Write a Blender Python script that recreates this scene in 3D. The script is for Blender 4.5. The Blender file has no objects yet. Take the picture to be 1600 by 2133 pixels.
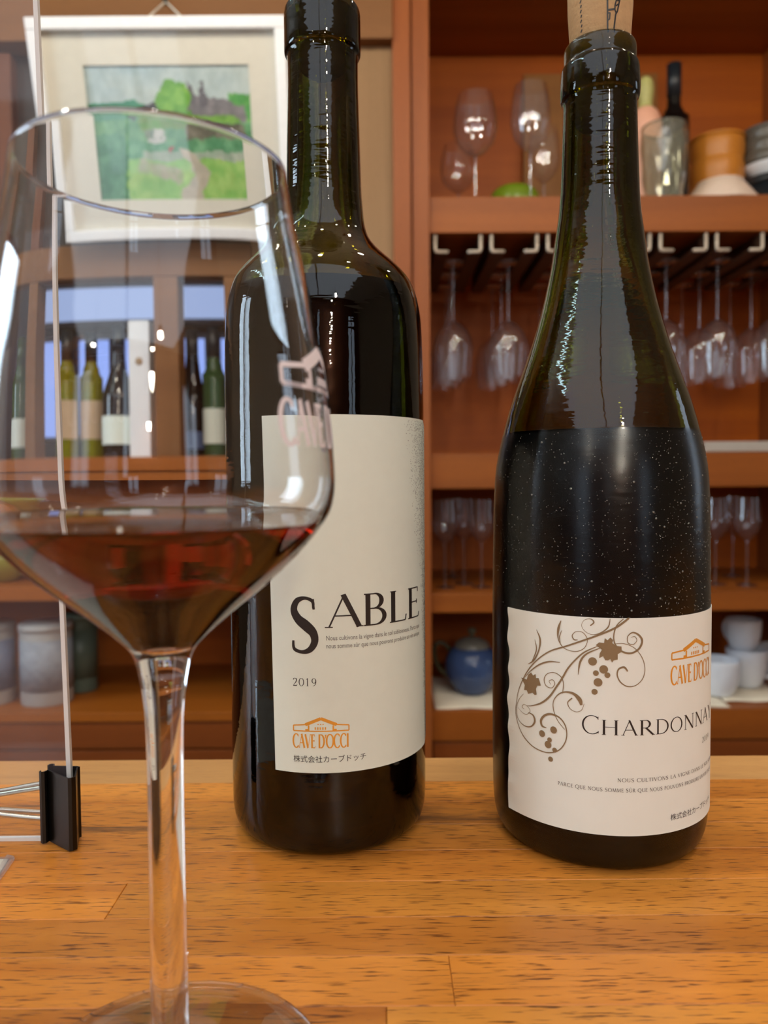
import bpy, bmesh, math, random
from math import sin, cos, pi, radians
from mathutils import Vector, Matrix
random.seed(7)
S = bpy.context.scene
COL = S.collection
# ------------------------------------------------------------------ camera
CZ = 1.135                       # eye height, counter top is z = 1.0
TZ = 1.0
F = 1602.0; IW, IH = 1600, 2133
_p, _a = radians(2.3), radians(-.42)
_f = Vector((0, cos(_p), -sin(_p))); _u0 = Vector((0, sin(_p), cos(_p))); _r0 = Vector((1, 0, 0))
_r = _r0*cos(_a)+_u0*sin(_a); _u = _u0*cos(_a)-_r0*sin(_a)
camd = bpy.data.cameras.new('camera'); cam = bpy.data.objects.new('camera', camd); COL.objects.link(cam)
M = Matrix((_r, _u, -_f)).transposed().to_4x4(); M.translation = Vector((0, 0, CZ)); cam.matrix_world = M
camd.sensor_fit = 'HORIZONTAL'; camd.sensor_width = 4.2*IW/F; camd.lens = 4.2
camd.clip_start = .01; camd.clip_end = 60
camd.dof.use_dof = True; camd.dof.focus_distance = .262; camd.dof.aperture_fstop = 2.1
S.camera = cam
S.view_settings.view_transform = 'Standard'; S.view_settings.look = 'None'
S.view_settings.gamma = 1; S.view_settings.use_curve_mapping = False
S.view_settings.exposure = 0.12
S.cycles.max_bounces = 24; S.cycles.transmission_bounces = 20; S.cycles.transparent_max_bounces = 32
S.cycles.glossy_bounces = 8; S.cycles.diffuse_bounces = 4
S.cycles.sample_clamp_indirect = 12
w = bpy.data.worlds.new('world'); S.world = w; w.use_nodes = True
w.node_tree.nodes['Background'].inputs[0].default_value = (.55, .7, 1, 1)
w.node_tree.nodes['Background'].inputs[1].default_value = .6
WIN = 1.6                        # radiance of daylight window panes
LAMP = 190.0                       # radiance of the small warm bulbs

def ray(px, py):
    return _f*F+_r*(px-IW/2)-_u*(py-IH/2)
def at(px, py, Y):
    d = ray(px, py); return Vector((0, 0, CZ))+d*(Y/d.y)
def atz(px, py, z):
    d = ray(px, py); return Vector((0, 0, CZ))+d*((z-CZ)/d.z)

# ------------------------------------------------------------------ mesh helpers
def link(name, me, mat=None, parent=None, smooth=False, loc=None):
    o = bpy.data.objects.new(name, me); COL.objects.link(o)
    if mat is not None:
        for m in (mat if isinstance(mat, (list, tuple)) else [mat]): me.materials.append(m)
    if smooth:
        me.shade_smooth()
    if parent is not None: o.parent = parent
    if loc is not None: o.location = loc
    return o
def raw(name, vs, fs, mat=None, parent=None, smooth=False, loc=None):
    me = bpy.data.meshes.new(name); me.from_pydata([tuple(v) for v in vs], [], fs); me.update()
    return link(name, me, mat, parent, smooth, loc)
def bmobj(name, bm, mat=None, parent=None, smooth=False, loc=None, norm=True):
    me = bpy.data.meshes.new(name)
    if norm: bmesh.ops.recalc_face_normals(bm, faces=bm.faces)
    bm.to_mesh(me); bm.free()
    return link(name, me, mat, parent, smooth, loc)
def thing(name, label, cat, loc=(0, 0, 0), group=None, rz=0):
    o = bpy.data.objects.new(name, None); COL.objects.link(o); o.location = loc; o.rotation_euler = (0, 0, rz)
    o.empty_display_size = .02
    return tag(o, label, cat, group)
def tag(o, label=None, cat=None, group=None, kind=None):
    if label: o['label'] = label
    if cat: o['category'] = cat
    if group: o['group'] = group
    if kind: o['kind'] = kind
    return o
def box(bm, x0, x1, y0, y1, z0, z1, bev=0):
    vs = [bm.verts.new((x, y, z)) for x in (x0, x1) for y in (y0, y1) for z in (z0, z1)]
    fs = [(0, 1, 3, 2), (4, 6, 7, 5), (0, 4, 5, 1), (2, 3, 7, 6), (0, 2, 6, 4), (1, 5, 7, 3)]
    ff = [bm.faces.new([vs[i] for i in f]) for f in fs]
    if bev:
        es = list({e for f in ff for e in f.edges})
        bmesh.ops.bevel(bm, geom=es, offset=bev, segments=2, affect='EDGES', profile=.6)
def boxo(name, x0, x1, y0, y1, z0, z1, mat, parent=None, bev=0, kind=None):
    bm = bmesh.new(); box(bm, x0, x1, y0, y1, z0, z1, bev)
    o = bmobj(name, bm, mat, parent)
    if kind: o['kind'] = kind
    return o
def smoothp(P, n=4):
    out = []
    for i in range(len(P)-1):
        p0 = P[max(i-1, 0)]; p1 = P[i]; p2 = P[i+1]; p3 = P[min(i+2, len(P)-1)]
        for k in range(n):
            t = k/n
            out.append(tuple(.5*((2*b)+(-a+c)*t+(2*a-5*b+4*c-d)*t*t+(-a+3*b-3*c+d)*t**3)
                             for a, b, c, d in zip(p0, p1, p2, p3)))
    out.append(P[-1]); return out
def revmesh(prof, seg=64, mats=None):
    """lathe of (r, z); faces face outward when the profile runs upward on the outside"""
    vs, fs, mi, rings = [], [], [], []
    for r, z in prof:
        if abs(r) < 1e-7: rings.append([len(vs)]); vs.append((0, 0, z))
        else:
            rings.append(list(range(len(vs), len(vs)+seg)))
            vs += [(r*cos(2*pi*k/seg), r*sin(2*pi*k/seg), z) for k in range(seg)]
    for i in range(len(rings)-1):
        A, B = rings[i], rings[i+1]
        for k in range(seg):
            a0, a1 = A[k % len(A)], A[(k+1) % len(A)]; b0, b1 = B[k % len(B)], B[(k+1) % len(B)]
            q = [a0]
            if a1 != a0: q.append(a1)
            if b1 not in q: q.append(b1)
            if b0 not in q: q.append(b0)
            if len(q) > 2:
                fs.append(q); mi.append(mats[i] if mats else 0)
    return vs, fs, mi
def rev(name, prof, mat, parent=None, seg=48, loc=None, mats=None, smooth=True):
    vs, fs, mi = revmesh(prof, seg, mats)
    o = raw(name, vs, fs, mat, parent, smooth, loc)
    if mats:
        for p, i in zip(o.data.polygons, mi): p.material_index = i
    return o
def tube(bm, pts, rad, seg=8, cap=True):
    pts = [Vector(p) for p in pts]; rings = []; n = len(pts)
    up = Vector((0, 0, 1)); prev = None
    for i, p in enumerate(pts):
        t = (pts[min(i+1, n-1)]-pts[max(i-1, 0)]).normalized()
        if prev is None:
            a = t.cross(up)
            if a.length < 1e-3: a = t.cross(Vector((1, 0, 0)))
            a.normalize()
        else:
            a = (prev-t*prev.dot(t)).normalized()
        prev = a; b = t.cross(a)
        r = rad[i] if isinstance(rad, (list, tuple)) else rad
        rings.append([bm.verts.new(p+(a*cos(2*pi*k/seg)+b*sin(2*pi*k/seg))*r) for k in range(seg)])
    for i in range(n-1):
        for k in range(seg):
            bm.faces.new((rings[i][k], rings[i][(k+1) % seg], rings[i+1][(k+1) % seg], rings[i+1][k]))
    if cap: bm.faces.new(rings[0]); bm.faces.new(rings[-1])
def cptree(o, parent=None, loc=None):
    c = o.copy(); COL.objects.link(c)
    if parent is not None: c.parent = parent
    if loc is not None: c.location = loc
    for ch in KIDS.get(o.name, []): cptree(ch, c)
    return c
KIDS = {}
def kids(root):
    def rec(o):
        KIDS[o.name] = [x for x in COL.objects if x.parent == o]
        for x in KIDS[o.name]: rec(x)
    rec(root)

# ------------------------------------------------------------------ materials
def lin(c):
    return tuple((v/255/12.92 if v/255 <= .04045 else ((v/255+.055)/1.055)**2.4) for v in c)
def newmat(name):
    m = bpy.data.materials.new(name); m.use_nodes = True; nt = m.node_tree
    for n in list(nt.nodes): nt.nodes.remove(n)
    out = nt.nodes.new('ShaderNodeOutputMaterial'); return m, nt, out
def N(nt, t, **kw):
    n = nt.nodes.new('ShaderNode'+t)
    for k, v in kw.items():
        if k in n.inputs: n.inputs[k].default_value = v
        else: setattr(n, k, v)
    return n
def pbr(name, col, rough=.5, spec=.5, metal=0, bump=None, coat=0, var=None, sub=0):
    m, nt, out = newmat(name); b = N(nt, 'BsdfPrincipled')
    b.inputs['Base Color'].default_value = (*lin(col), 1); b.inputs['Roughness'].default_value = rough
    b.inputs['Specular IOR Level'].default_value = spec; b.inputs['Metallic'].default_value = metal
    b.inputs['Coat Weight'].default_value = coat; b.inputs['Coat Roughness'].default_value = .08
    tc = N(nt, 'TexCoord')
    nz = N(nt, 'TexNoise', Scale=(var or (60, .12))[0], Detail=4.0)
    nt.links.new(tc.outputs['Object'], nz.inputs['Vector'])
    amt = (var or (60, .06))[1]
    mr = N(nt, 'MapRange'); mr.inputs['To Min'].default_value = 1-amt; mr.inputs['To Max'].default_value = 1+amt
    nt.links.new(nz.outputs['Fac'], mr.inputs['Value'])
    mul = N(nt, 'VectorMath', operation='SCALE'); mul.inputs[0].default_value = lin(col)
    nt.links.new(mr.outputs['Result'], mul.inputs['Scale']); nt.links.new(mul.outputs['Vector'], b.inputs['Base Color'])
    if bump:
        nb = N(nt, 'TexNoise', Scale=bump[0], Detail=3.0); nt.links.new(tc.outputs['Object'], nb.inputs['Vector'])
        bp = N(nt, 'Bump', Strength=bump[1], Distance=bump[2]); nt.links.new(nb.outputs['Fac'], bp.inputs['Height'])
        nt.links.new(bp.outputs['Normal'], b.inputs['Normal'])
    nt.links.new(b.outputs[0], out.inputs['Surface']); return m
def emit(name, col, s):
    m, nt, out = newmat(name); e = N(nt, 'Emission'); e.inputs[0].default_value = (*col, 1); e.inputs[1].default_value = s
    nt.links.new(e.outputs[0], out.inputs['Surface']); return m
def wood(name, ca, cb, axis='X', scale=1.0, rough=.42, pores=.35, pcol=None, stain=0, perobj=.12, coat=.0, fine=1.0):
    """procedural wood: grain along axis, colour streaks, short dark pores, per-object tone shift"""
    m, nt, out = newmat(name); L = nt.links; b = N(nt, 'BsdfPrincipled'); b.inputs['Roughness'].default_value = rough; b.inputs['Specular IOR Level'].default_value = .3
    b.inputs['Coat Weight'].default_value = coat; b.inputs['Coat Roughness'].default_value = .12
    tc = N(nt, 'TexCoord'); oi = N(nt, 'ObjectInfo')
    rnd = N(nt, 'VectorMath', operation='SCALE'); rnd.inputs[0].default_value = (3.1, 7.3, 5.7); L.new(oi.outputs['Random'], rnd.inputs['Scale'])
    add = N(nt, 'VectorMath', operation='ADD'); L.new(tc.outputs['Object'], add.inputs[0]); L.new(rnd.outputs[0], add.inputs[1])
    def mapped(s_long, s_cross):
        mp = N(nt, 'Mapping'); sc = {'X': (s_long, s_cross, s_cross), 'Z': (s_cross, s_cross, s_long), 'Y': (s_cross, s_long, s_cross)}[axis]
        mp.inputs['Scale'].default_value = sc; L.new(add.outputs[0], mp.inputs['Vector']); return mp
    m1 = mapped(1.6*scale, 26*scale); n1 = N(nt, 'TexNoise', Scale=1.0, Detail=6.0, Roughness=.6, Distortion=.6); L.new(m1.outputs[0], n1.inputs['Vector'])
    cr = N(nt, 'ValToRGB'); cr.color_ramp.elements[0].position = .32; cr.color_ramp.elements[1].position = .68
    cr.color_ramp.elements[0].color = (*lin(ca), 1); cr.color_ramp.elements[1].color = (*lin(cb), 1); L.new(n1.outputs['Fac'], cr.inputs['Fac'])
    m2 = mapped(120*scale*fine, 1300*scale*fine); n2 = N(nt, 'TexNoise', Scale=1.0, Detail=2.0, Roughness=.5); L.new(m2.outputs[0], n2.inputs['Vector'])
    pr = N(nt, 'MapRange'); pr.inputs['From Min'].default_value = .56; pr.inputs['From Max'].default_value = .70; pr.inputs['To Max'].default_value = pores
    L.new(n2.outputs['Fac'], pr.inputs['Value'])
    mx = N(nt, 'Mix', data_type='RGBA'); L.new(pr.outputs[0], mx.inputs[0]); L.new(cr.outputs['Color'], mx.inputs[6])
    mx.inputs[7].default_value = (*lin(pcol or tuple(v*.45 for v in ca)), 1)
    last = mx.outputs[2]
    if stain:
        ms = mapped(9, 60); ns = N(nt, 'TexNoise', Scale=1.0, Detail=5.0, Roughness=.65); L.new(ms.outputs[0], ns.inputs['Vector'])
        sr = N(nt, 'MapRange'); sr.inputs['From Min'].default_value = .55; sr.inputs['From Max'].default_value = .72; sr.inputs['To Max'].default_value = stain
        L.new(ns.outputs['Fac'], sr.inputs['Value'])
        mx2 = N(nt, 'Mix', data_type='RGBA'); L.new(sr.outputs[0], mx2.inputs[0]); L.new(last, mx2.inputs[6]); mx2.inputs[7].default_value = (*lin((92, 62, 40)), 1)
        last = mx2.outputs[2]
    tr = N(nt, 'MapRange'); tr.inputs['To Min'].default_value = 1-perobj; tr.inputs['To Max'].default_value = 1+perobj; L.new(oi.outputs['Random'], tr.inputs['Value'])
    sc = N(nt, 'VectorMath', operation='SCALE'); L.new(last, sc.inputs[0]); L.new(tr.outputs[0], sc.inputs['Scale'])
    L.new(sc.outputs[0], b.inputs['Base Color'])
    bp = N(nt, 'Bump', Strength=.25, Distance=.0004, invert=True); L.new(pr.outputs[0], bp.inputs['Height']); L.new(bp.outputs[0], b.inputs['Normal'])
    L.new(b.outputs[0], out.inputs['Surface']); return m
def wavy(nt, scale, strength, dist, stretch=(1, 1, 1), ripple=0):
    tc = N(nt, 'TexCoord'); mp = N(nt, 'Mapping'); mp.inputs['Scale'].default_value = stretch
    nt.links.new(tc.outputs['Object'], mp.inputs['Vector'])
    nz = N(nt, 'TexNoise', Scale=scale, Detail=1.0); nt.links.new(mp.outputs[0], nz.inputs['Vector'])
    bp = N(nt, 'Bump', Strength=strength, Distance=dist); nt.links.new(nz.outputs['Fac'], bp.inputs['Height'])
    if ripple:                                   # fine level ripples pulled around the bottle
        m2 = N(nt, 'Mapping'); m2.inputs['Scale'].default_value = (.22, .22, 1); nt.links.new(tc.outputs['Object'], m2.inputs['Vector'])
        n2 = N(nt, 'TexNoise', Scale=330.0, Detail=2.0); nt.links.new(m2.outputs[0], n2.inputs['Vector'])
        b2 = N(nt, 'Bump', Strength=1.0, Distance=ripple); nt.links.new(n2.outputs['Fac'], b2.inputs['Height']); nt.links.new(bp.outputs[0], b2.inputs['Normal']); return b2
    return bp
def glass(name, ior=1.5, col=(1, 1, 1), rough=0, vol=None, wave=None):
    m, nt, out = newmat(name); g = N(nt, 'BsdfGlass'); g.inputs['IOR'].default_value = ior; g.inputs['Roughness'].default_value = rough
    g.inputs['Color'].default_value = (*col, 1); nt.links.new(g.outputs[0], out.inputs['Surface'])
    if wave:
        bp = wavy(nt, *wave); nt.links.new(bp.outputs[0], g.inputs['Normal'])
    if vol:
        v = N(nt, 'VolumeAbsorption'); v.inputs['Color'].default_value = (*vol[0], 1); v.inputs['Density'].default_value = vol[1]
        nt.links.new(v.outputs[0], out.inputs['Volume'])
    return m
def thin(name, tint=(1, 1, 1), ior=1.5, haze=0.0, hcol=(.8, .8, .8), boost=1.0, rough=.02):
    """thin clear sheet seen once: fresnel mix of mirror and transparency (+ a little haze)"""
    m, nt, out = newmat(name); L = nt.links; t = N(nt, 'BsdfTransparent'); t.inputs[0].default_value = (*tint, 1)
    g = N(nt, 'BsdfGlossy'); g.inputs['Roughness'].default_value = rough
    f = N(nt, 'LayerWeight'); f.inputs['Blend'].default_value = .5; f0 = ((ior-1)/(ior+1))**2
    pw = N(nt, 'Math', operation='POWER'); pw.inputs[1].default_value = 5; L.new(f.outputs['Facing'], pw.inputs[0])
    ma = N(nt, 'Math', operation='MULTIPLY_ADD'); ma.inputs[1].default_value = 1-f0; ma.inputs[2].default_value = f0; L.new(pw.outputs[0], ma.inputs[0])
    mu = N(nt, 'Math', operation='MULTIPLY', use_clamp=True); mu.inputs[1].default_value = boost; L.new(ma.outputs[0], mu.inputs[0])
    mx = N(nt, 'MixShader'); L.new(mu.outputs[0], mx.inputs[0])
    src = t.outputs[0]
    if haze:
        d = N(nt, 'BsdfDiffuse'); d.inputs[0].default_value = (*hcol, 1); m2 = N(nt, 'MixShader'); m2.inputs[0].default_value = haze
        L.new(t.outputs[0], m2.inputs[1]); L.new(d.outputs[0], m2.inputs[2]); src = m2.outputs[0]
    L.new(src, mx.inputs[1]); L.new(g.outputs[0], mx.inputs[2]); L.new(mx.outputs[0], out.inputs['Surface']); return m

OLIVE = ((.60, .59, 0.0), 760)
M_cl = glass('clear_crystal', 1.5, wave=(30, .25, .0012, (1, 1, .25)))
M_cli = glass('clear_crystal_inner', 1.5, wave=(30, .25, .0012, (1, 1, .25)))
RED = ((.80, .33, .16), 135)
M_wi = glass('red_wine_in_glass', .887, vol=RED)
M_wt = glass('red_wine_surface', 1.33, vol=RED)
M_bg = glass('olive_bottle_glass', 1.5, vol=OLIVE, wave=(45, .18, .0008, (1, 1, .12), .00012))
def misted():
    m = glass('misted_bottle_glass', 1.5, vol=OLIVE, wave=(45, .18, .0008, (1, 1, .12), .00012)); nt = m.node_tree; g = nt.nodes['Glass BSDF']
    tc = N(nt, 'TexCoord'); sp = N(nt, 'SeparateXYZ'); nt.links.new(tc.outputs['Object'], sp.inputs[0])
    mr = N(nt, 'MapRange'); mr.inputs['From Min'].default_value = .1535; mr.inputs['From Max'].default_value = .1515; nt.links.new(sp.outputs['Z'], mr.inputs['Value'])
    r = N(nt, 'Value'); r.outputs[0].default_value = .24
    mu = N(nt, 'Math', operation='MULTIPLY'); nt.links.new(mr.outputs[0], mu.inputs[0]); nt.links.new(r.outputs[0], mu.inputs[1]); nt.links.new(mu.outputs[0], g.inputs['Roughness'])
    return m
M_bgc = misted()
M_dw = glass('dark_wine_in_bottle', .93, vol=((.5, .12, .05), 900))
M_dt = glass('dark_wine_surface', 1.33, vol=((.5, .12, .05), 900))
M_ww = glass('white_wine_in_bottle', .93, vol=((.75, .62, .2), 60))
M_wwt = glass('white_wine_surface', 1.33, vol=((.75, .62, .2), 60))
M_thin = thin('thin_clear_glass', (.96, .96, .97), 1.5, haze=.025, hcol=(.8, .8, .9), boost=2.6)
M_acr = thin('clear_acrylic_sheet', (.97, .965, .97), 1.45, haze=.06, hcol=(.85, .72, .78), boost=.9)  # mauve haze stands in for what the sheet reflects
M_acre = pbr('frosted_acrylic_edge', (232, 232, 232), .5)
M_lam = thin('clear_laminate', (.97, .95, .95), 1.5, haze=.12, hcol=(.9, .85, .85), boost=1.5, rough=.1)
M_paper = pbr('label_paper', (230, 238, 226), .75, .3, bump=(900, .12, .0002), var=(240, .025))
M_paper2 = pbr('label_paper_pearl', (238, 242, 234), .6, .4, bump=(160, .12, .0008), var=(90, .03))
M_ink = pbr('black_ink', (38, 32, 30), .5)
M_greyink = pbr('grey_ink', (112, 108, 104), .6)
M_gold = pbr('gold_foil', (238, 168, 62), .35, .5, .25)
M_vine = pbr('taupe_ink', (140, 116, 84), .5)
M_wprint = pbr('white_screen_print', (240, 232, 238), .6)
M_cork = pbr('cork', (196, 160, 116), .8, .2, bump=(700, .35, .0006), var=(420, .14))
M_steel = pbr('nickel_wire', (200, 195, 185), .25, .5, 1)
M_blk = pbr('black_enamelled_steel', (12, 10, 8), .28, .35)
M_blkp = pbr('black_capsule', (30, 36, 42), .35)
M_white = pbr('white_porcelain', (225, 232, 242), .2)
M_cream = pbr('cream_board', (222, 218, 204), .8)
M_frame = pbr('white_painted_frame', (236, 238, 240), .45)
# counter oak and the reddish cabinet wood
M_oak = wood('oiled_oak_stave', (172, 98, 32), (222, 146, 60), 'X', 1.0, .36, .9, (92, 46, 16), stain=.22, perobj=.15, coat=.12)
M_oakb = wood('worn_oak_stave', (178, 106, 38), (226, 150, 64), 'X', 1.0, .38, .9, (92, 48, 20), stain=1.0, perobj=.06, coat=.12)
M_oakp = wood('pale_edge_stave', (186, 136, 80), (210, 160, 100), 'X', 1.0, .45, .3, (140, 92, 54), stain=.3, perobj=.03)
M_cabD = wood('dark_drawer_wood', (116, 58, 20), (138, 72, 26), 'X', .5, .45, .2, perobj=.04)  # drawer wood, darkened to offset too much light low down
M_cabX = wood('cabinet_wood_along', (136, 72, 22), (160, 88, 28), 'X', .5, .45, .2, perobj=.04)
M_cabZ = wood('cabinet_wood_upright', (134, 72, 30), (156, 86, 38), 'Z', .5, .45, .2, perobj=.05)
M_cabB = wood('cabinet_back_panel', (152, 72, 8), (182, 94, 12), 'X', .35, .5, .15, perobj=.03)
M_wallw = wood('greyed_wall_board', (138, 108, 74), (156, 122, 86), 'Z', .4, .6, .12, perobj=.05)
M_beam = wood('tan_beam', (116, 76, 40), (134, 90, 50), 'X', .3, .55, .1, perobj=.03)
M_sill = wood('orange_sill', (150, 82, 22), (172, 96, 28), 'X', .5, .45, .2, perobj=.03)
M_dark = wood('dark_door_wood', (96, 56, 36), (116, 70, 46), 'Z', .5, .5, .2, perobj=.03)
M_drk = pbr('dark_cupboard_panel', (52, 42, 38), .35)
M_plast = pbr('room_plaster', (140, 124, 104), .9)
M_ceil = pbr('ceiling_board', (205, 195, 180), .9)
M_floor = wood('floor_boards', (110, 70, 42), (136, 90, 56), 'Y', .4, .5, .2)
M_pane = emit('daylit_window_pane', (.80, .95, 1.15), WIN)
M_paneb = emit('bright_daylit_pane', (.74, .93, 1.1), WIN*5)
M_panel = emit('added_panel_glow', (.90, .97, 1.07), 1.45)  # glow of the added panels, stands in for a bright ceiling
M_tube = emit('fluorescent_tube', (.72, 1.0, 1.05), 14)
M_farblue = emit('far_daylit_pane', (.32, .46, 1.0), 1.0)
M_farpale = emit('far_pale_pane', (.42, .55, .9), .8)
M_bulb = emit('warm_bulb', (1.0, .90, .74), LAMP)
# ------------------------------------------------------------------ room shell
YC, YB = 1.70, 2.16               # cabinet front and back planes
CEIL = 2.62; XL, XR, YF, YFAR = -2.4, 2.6, -2.6, 5.0
boxo('floor', XL, XR, YF, YFAR, -.05, 0, M_floor, kind='structure')
boxo('ceiling', XL, XR, YF, YFAR, CEIL, CEIL+.05, M_ceil, kind='structure')
def side_wall(name, x0, x1, holes):
    bm = bmesh.new(); y = YF
    for h in holes:
        box(bm, x0, x1, y, h[0], 0, CEIL); box(bm, x0, x1, h[0], h[1], 0, h[2]); box(bm, x0, x1, h[0], h[1], h[3], CEIL); y = h[1]
    box(bm, x0, x1, y, YFAR, 0, CEIL); o = bmobj(name, bm, M_plast); o['kind'] = 'structure'
side_wall('wall_left', XL-.08, XL, [(.10, .95, 1.05, 2.35)])
side_wall('wall_right', XR, XR+.08, [(.75, 1.25, 1.0, 2.3)])
def side_window(n, x, s, h, mt):
    bm = bmesh.new(); t = .035
    for (a, b, c, d) in ((h[0], h[0]+t, h[2], h[3]), (h[1]-t, h[1], h[2], h[3]), (h[0]+t, h[1]-t, h[2], h[2]+t), (h[0]+t, h[1]-t, h[3]-t, h[3])):
        box(bm, x-.02, x+.02, a, b, c, d)
    fr = bmobj('window_%d' % n, bm, M_dark); fr['kind'] = 'structure'
    boxo('pane', x-.004, x+.004, h[0]+t, h[1]-t, h[2]+t, h[3]-t, mt, fr)
side_window(11, XL-.04, 1, (.10, .95, 1.05, 2.35), M_paneb)
side_window(12, XR+.04, -1, (.75, 1.25, 1.0, 2.3), M_pane)
boxo('wall_far', XL, XR, YFAR, YFAR+.05, 0, CEIL, M_plast, kind='structure')
def zy(py, Y=YC): return at(800, py, Y).z
def xp(px, py=1000, Y=YC): return at(px, py, Y).x
# wall behind the camera, with daylit windows
def wall_with_holes(name, x0, x1, y0, y1, z0, z1, holes, mat):
    bm = bmesh.new(); xs = [x0]
    for h in holes:
        box(bm, xs[-1], h[0], y0, y1, z0, z1); box(bm, h[0], h[1], y0, y1, z0, h[2]); box(bm, h[0], h[1], y0, y1, h[3], z1); xs.append(h[1])
    box(bm, xs[-1], x1, y0, y1, z0, z1)
    o = bmobj(name, bm, mat); o['kind'] = 'structure'; return o
H = [(-2.0, -1.3, .9, 2.25), (-.30, -.12, 1.2, 2.2), (1.6, 2.2, .9, 2.25)]
wall_with_holes('wall_front', XL, XR, YF-.08, YF, 0, CEIL, H, M_dark)
for i, h in enumerate(H):
    bm = bmesh.new(); t = .035
    for (a, b, c, d) in ((h[0], h[0]+t, h[2], h[3]), (h[1]-t, h[1], h[2], h[3]), (h[0]+t, h[1]-t, h[2], h[2]+t), (h[0]+t, h[1]-t, h[3]-t, h[3])):
        box(bm, a, b, YF-.06, YF+.01, c, d)
    fr = bmobj('window_%d' % (i+1), bm, M_dark); fr['kind'] = 'structure'
    xm = (h[0]+h[1])/2
    if h[1]-h[0] > .5:
        boxo('mullion', xm-.02, xm+.02, YF-.05, YF, h[2]+t, h[3]-t, M_dark, fr)
    boxo('pane', h[0]+t, h[1]-t, YF-.045, YF-.035, h[2]+t, h[3]-t, M_pane, fr)
# windows of the far room, seen through the pass-through
zf = lambda py: zy(py, 4.98)
FW = [(-2.35, -1.45, zf(664), zf(596), M_farpale), (-1.38, -.45, zf(664), zf(596), M_farpale)]
for k in range(6): FW.append((-2.32+.33*k, -2.32+.33*k+.22, zf(905), zf(704), M_farblue))
for i, (a, b, c, d, mt) in enumerate(FW):
    bm = bmesh.new(); t = .03
    for q in ((a-t, a, c-t, d+t), (b, b+t, c-t, d+t), (a, b, c-t, c), (a, b, d, d+t)): box(bm, q[0], q[1], 4.94, 5.0, q[2], q[3])
    fr = bmobj('window_%d' % (i+5), bm, M_frame); fr['kind'] = 'structure'
    boxo('pane', a, b, 4.965, 4.975, c, d, mt, fr)

# ------------------------------------------------------------------ ceiling lamps (small warm bulbs; some fixtures added only to brighten things)
def lamp(x, y, z, lab, rb=.03):
    t = thing('ceiling_lamp', lab, 'lamp', (x, y, CEIL))
    rev('canopy', [(0, 0), (.045, 0), (.045, -.015), (0, -.018)], M_blk, t, 20)
    bm = bmesh.new(); tube(bm, [(0, 0, -.015), (0, 0, z-CEIL+.06)], .004, 6); bmobj('cord', bm, M_blk, t)
    rev('shade', [(.03, z-CEIL+.07), (.034, z-CEIL+.06), (.045, z-CEIL+.01), (.043, z-CEIL+.01), (.032, z-CEIL+.058), (0, z-CEIL+.066)], M_blk, t, 24)
    rev('bulb', [(0, z-CEIL+.03-2*rb)]+[(rb*sin(a*pi/8), z-CEIL+.03-rb-rb*cos(a*pi/8)) for a in range(1, 8)]+[(0, z-CEIL+.03)], M_bulb, t, 20)
def panel(x, y, lab):  # unseen panels, added so the bottles mirror a bright ceiling
    t = thing('added_light_panel', lab, 'ceiling light', (x, y, CEIL)); bm = bmesh.new()
    for q in ((-.71, .71, -1.05, -1.02), (-.71, .71, 1.02, 1.05), (-.71, -.69, -1.02, 1.02), (.69, .71, -1.02, 1.02)): box(bm, *q, -.03, 0)
    bmobj('frame', bm, M_frame, t); boxo('diffuser', -.69, .69, -1.02, 1.02, -.02, -.012, M_panel, t)
panel(-.92, -1.40, 'added wide flat ceiling light panel, unseen behind the camera, left one of the two')
panel(.52, -1.40, 'added wide flat ceiling light panel, unseen behind the camera, right one of the two')
t = thing('tube_light', 'long bare fluorescent tube light on the ceiling along the left wall', 'ceiling light', (-1.5, .25, CEIL))
boxo('housing', -.03, .03, -.75, .75, -.04, 0, M_frame, t)
bm = bmesh.new(); tube(bm, [(0, -.72, -.06), (0, .72, -.06)], .016, 12); bmobj('tube', bm, M_tube, t)
lamp(-.08, .30, 2.34, 'small black pendant lamp above the middle of the counter')
lamp(.42, .05, 2.38, 'small black pendant lamp above the right end of the counter')
lamp(-.62, .20, 2.42, 'small black pendant lamp above the left end of the counter')
lamp(.35, .80, 2.30, 'added small black pendant lamp between counter and cabinet')  # added to brighten the cloths on the lowest shelf
lamp(1.05, .85, 2.30, 'added small black pendant lamp beside the right wall, before the cabinet')  # another added lamp, lifts the dim lower cabinet shelves
lamp(-.75, .72, 2.34, 'small black pendant lamp put in front to brighten the hung picture')  # set this far forward to brighten the upright picture frame
lamp(-.36, 1.0, 2.30, 'added small black pendant lamp nearest the hung picture on its right')  # extra lamp, added only to brighten the hung picture
lamp(.45, -1.95, 2.22, 'small black pendant lamp farthest behind the camera, right of the middle')
lamp(-.95, -1.85, 2.22, 'small black pendant lamp farthest behind the camera, on the left')
lamp(.80, .42, 2.36, 'small black pendant lamp above the far right of the counter')
lamp(.52, -1.55, 2.24, 'added globe pendant lamp behind the camera, nearest of the row of three', .045)  # unseen row of globes, added to draw bright streaks down the bottle necks
lamp(.47, -2.15, 1.98, 'lowest added globe pendant lamp behind the camera, middle of the row', .045)
lamp(.43, -2.42, 1.84, 'added globe pendant lamp hanging closest to the window wall', .045)

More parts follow.
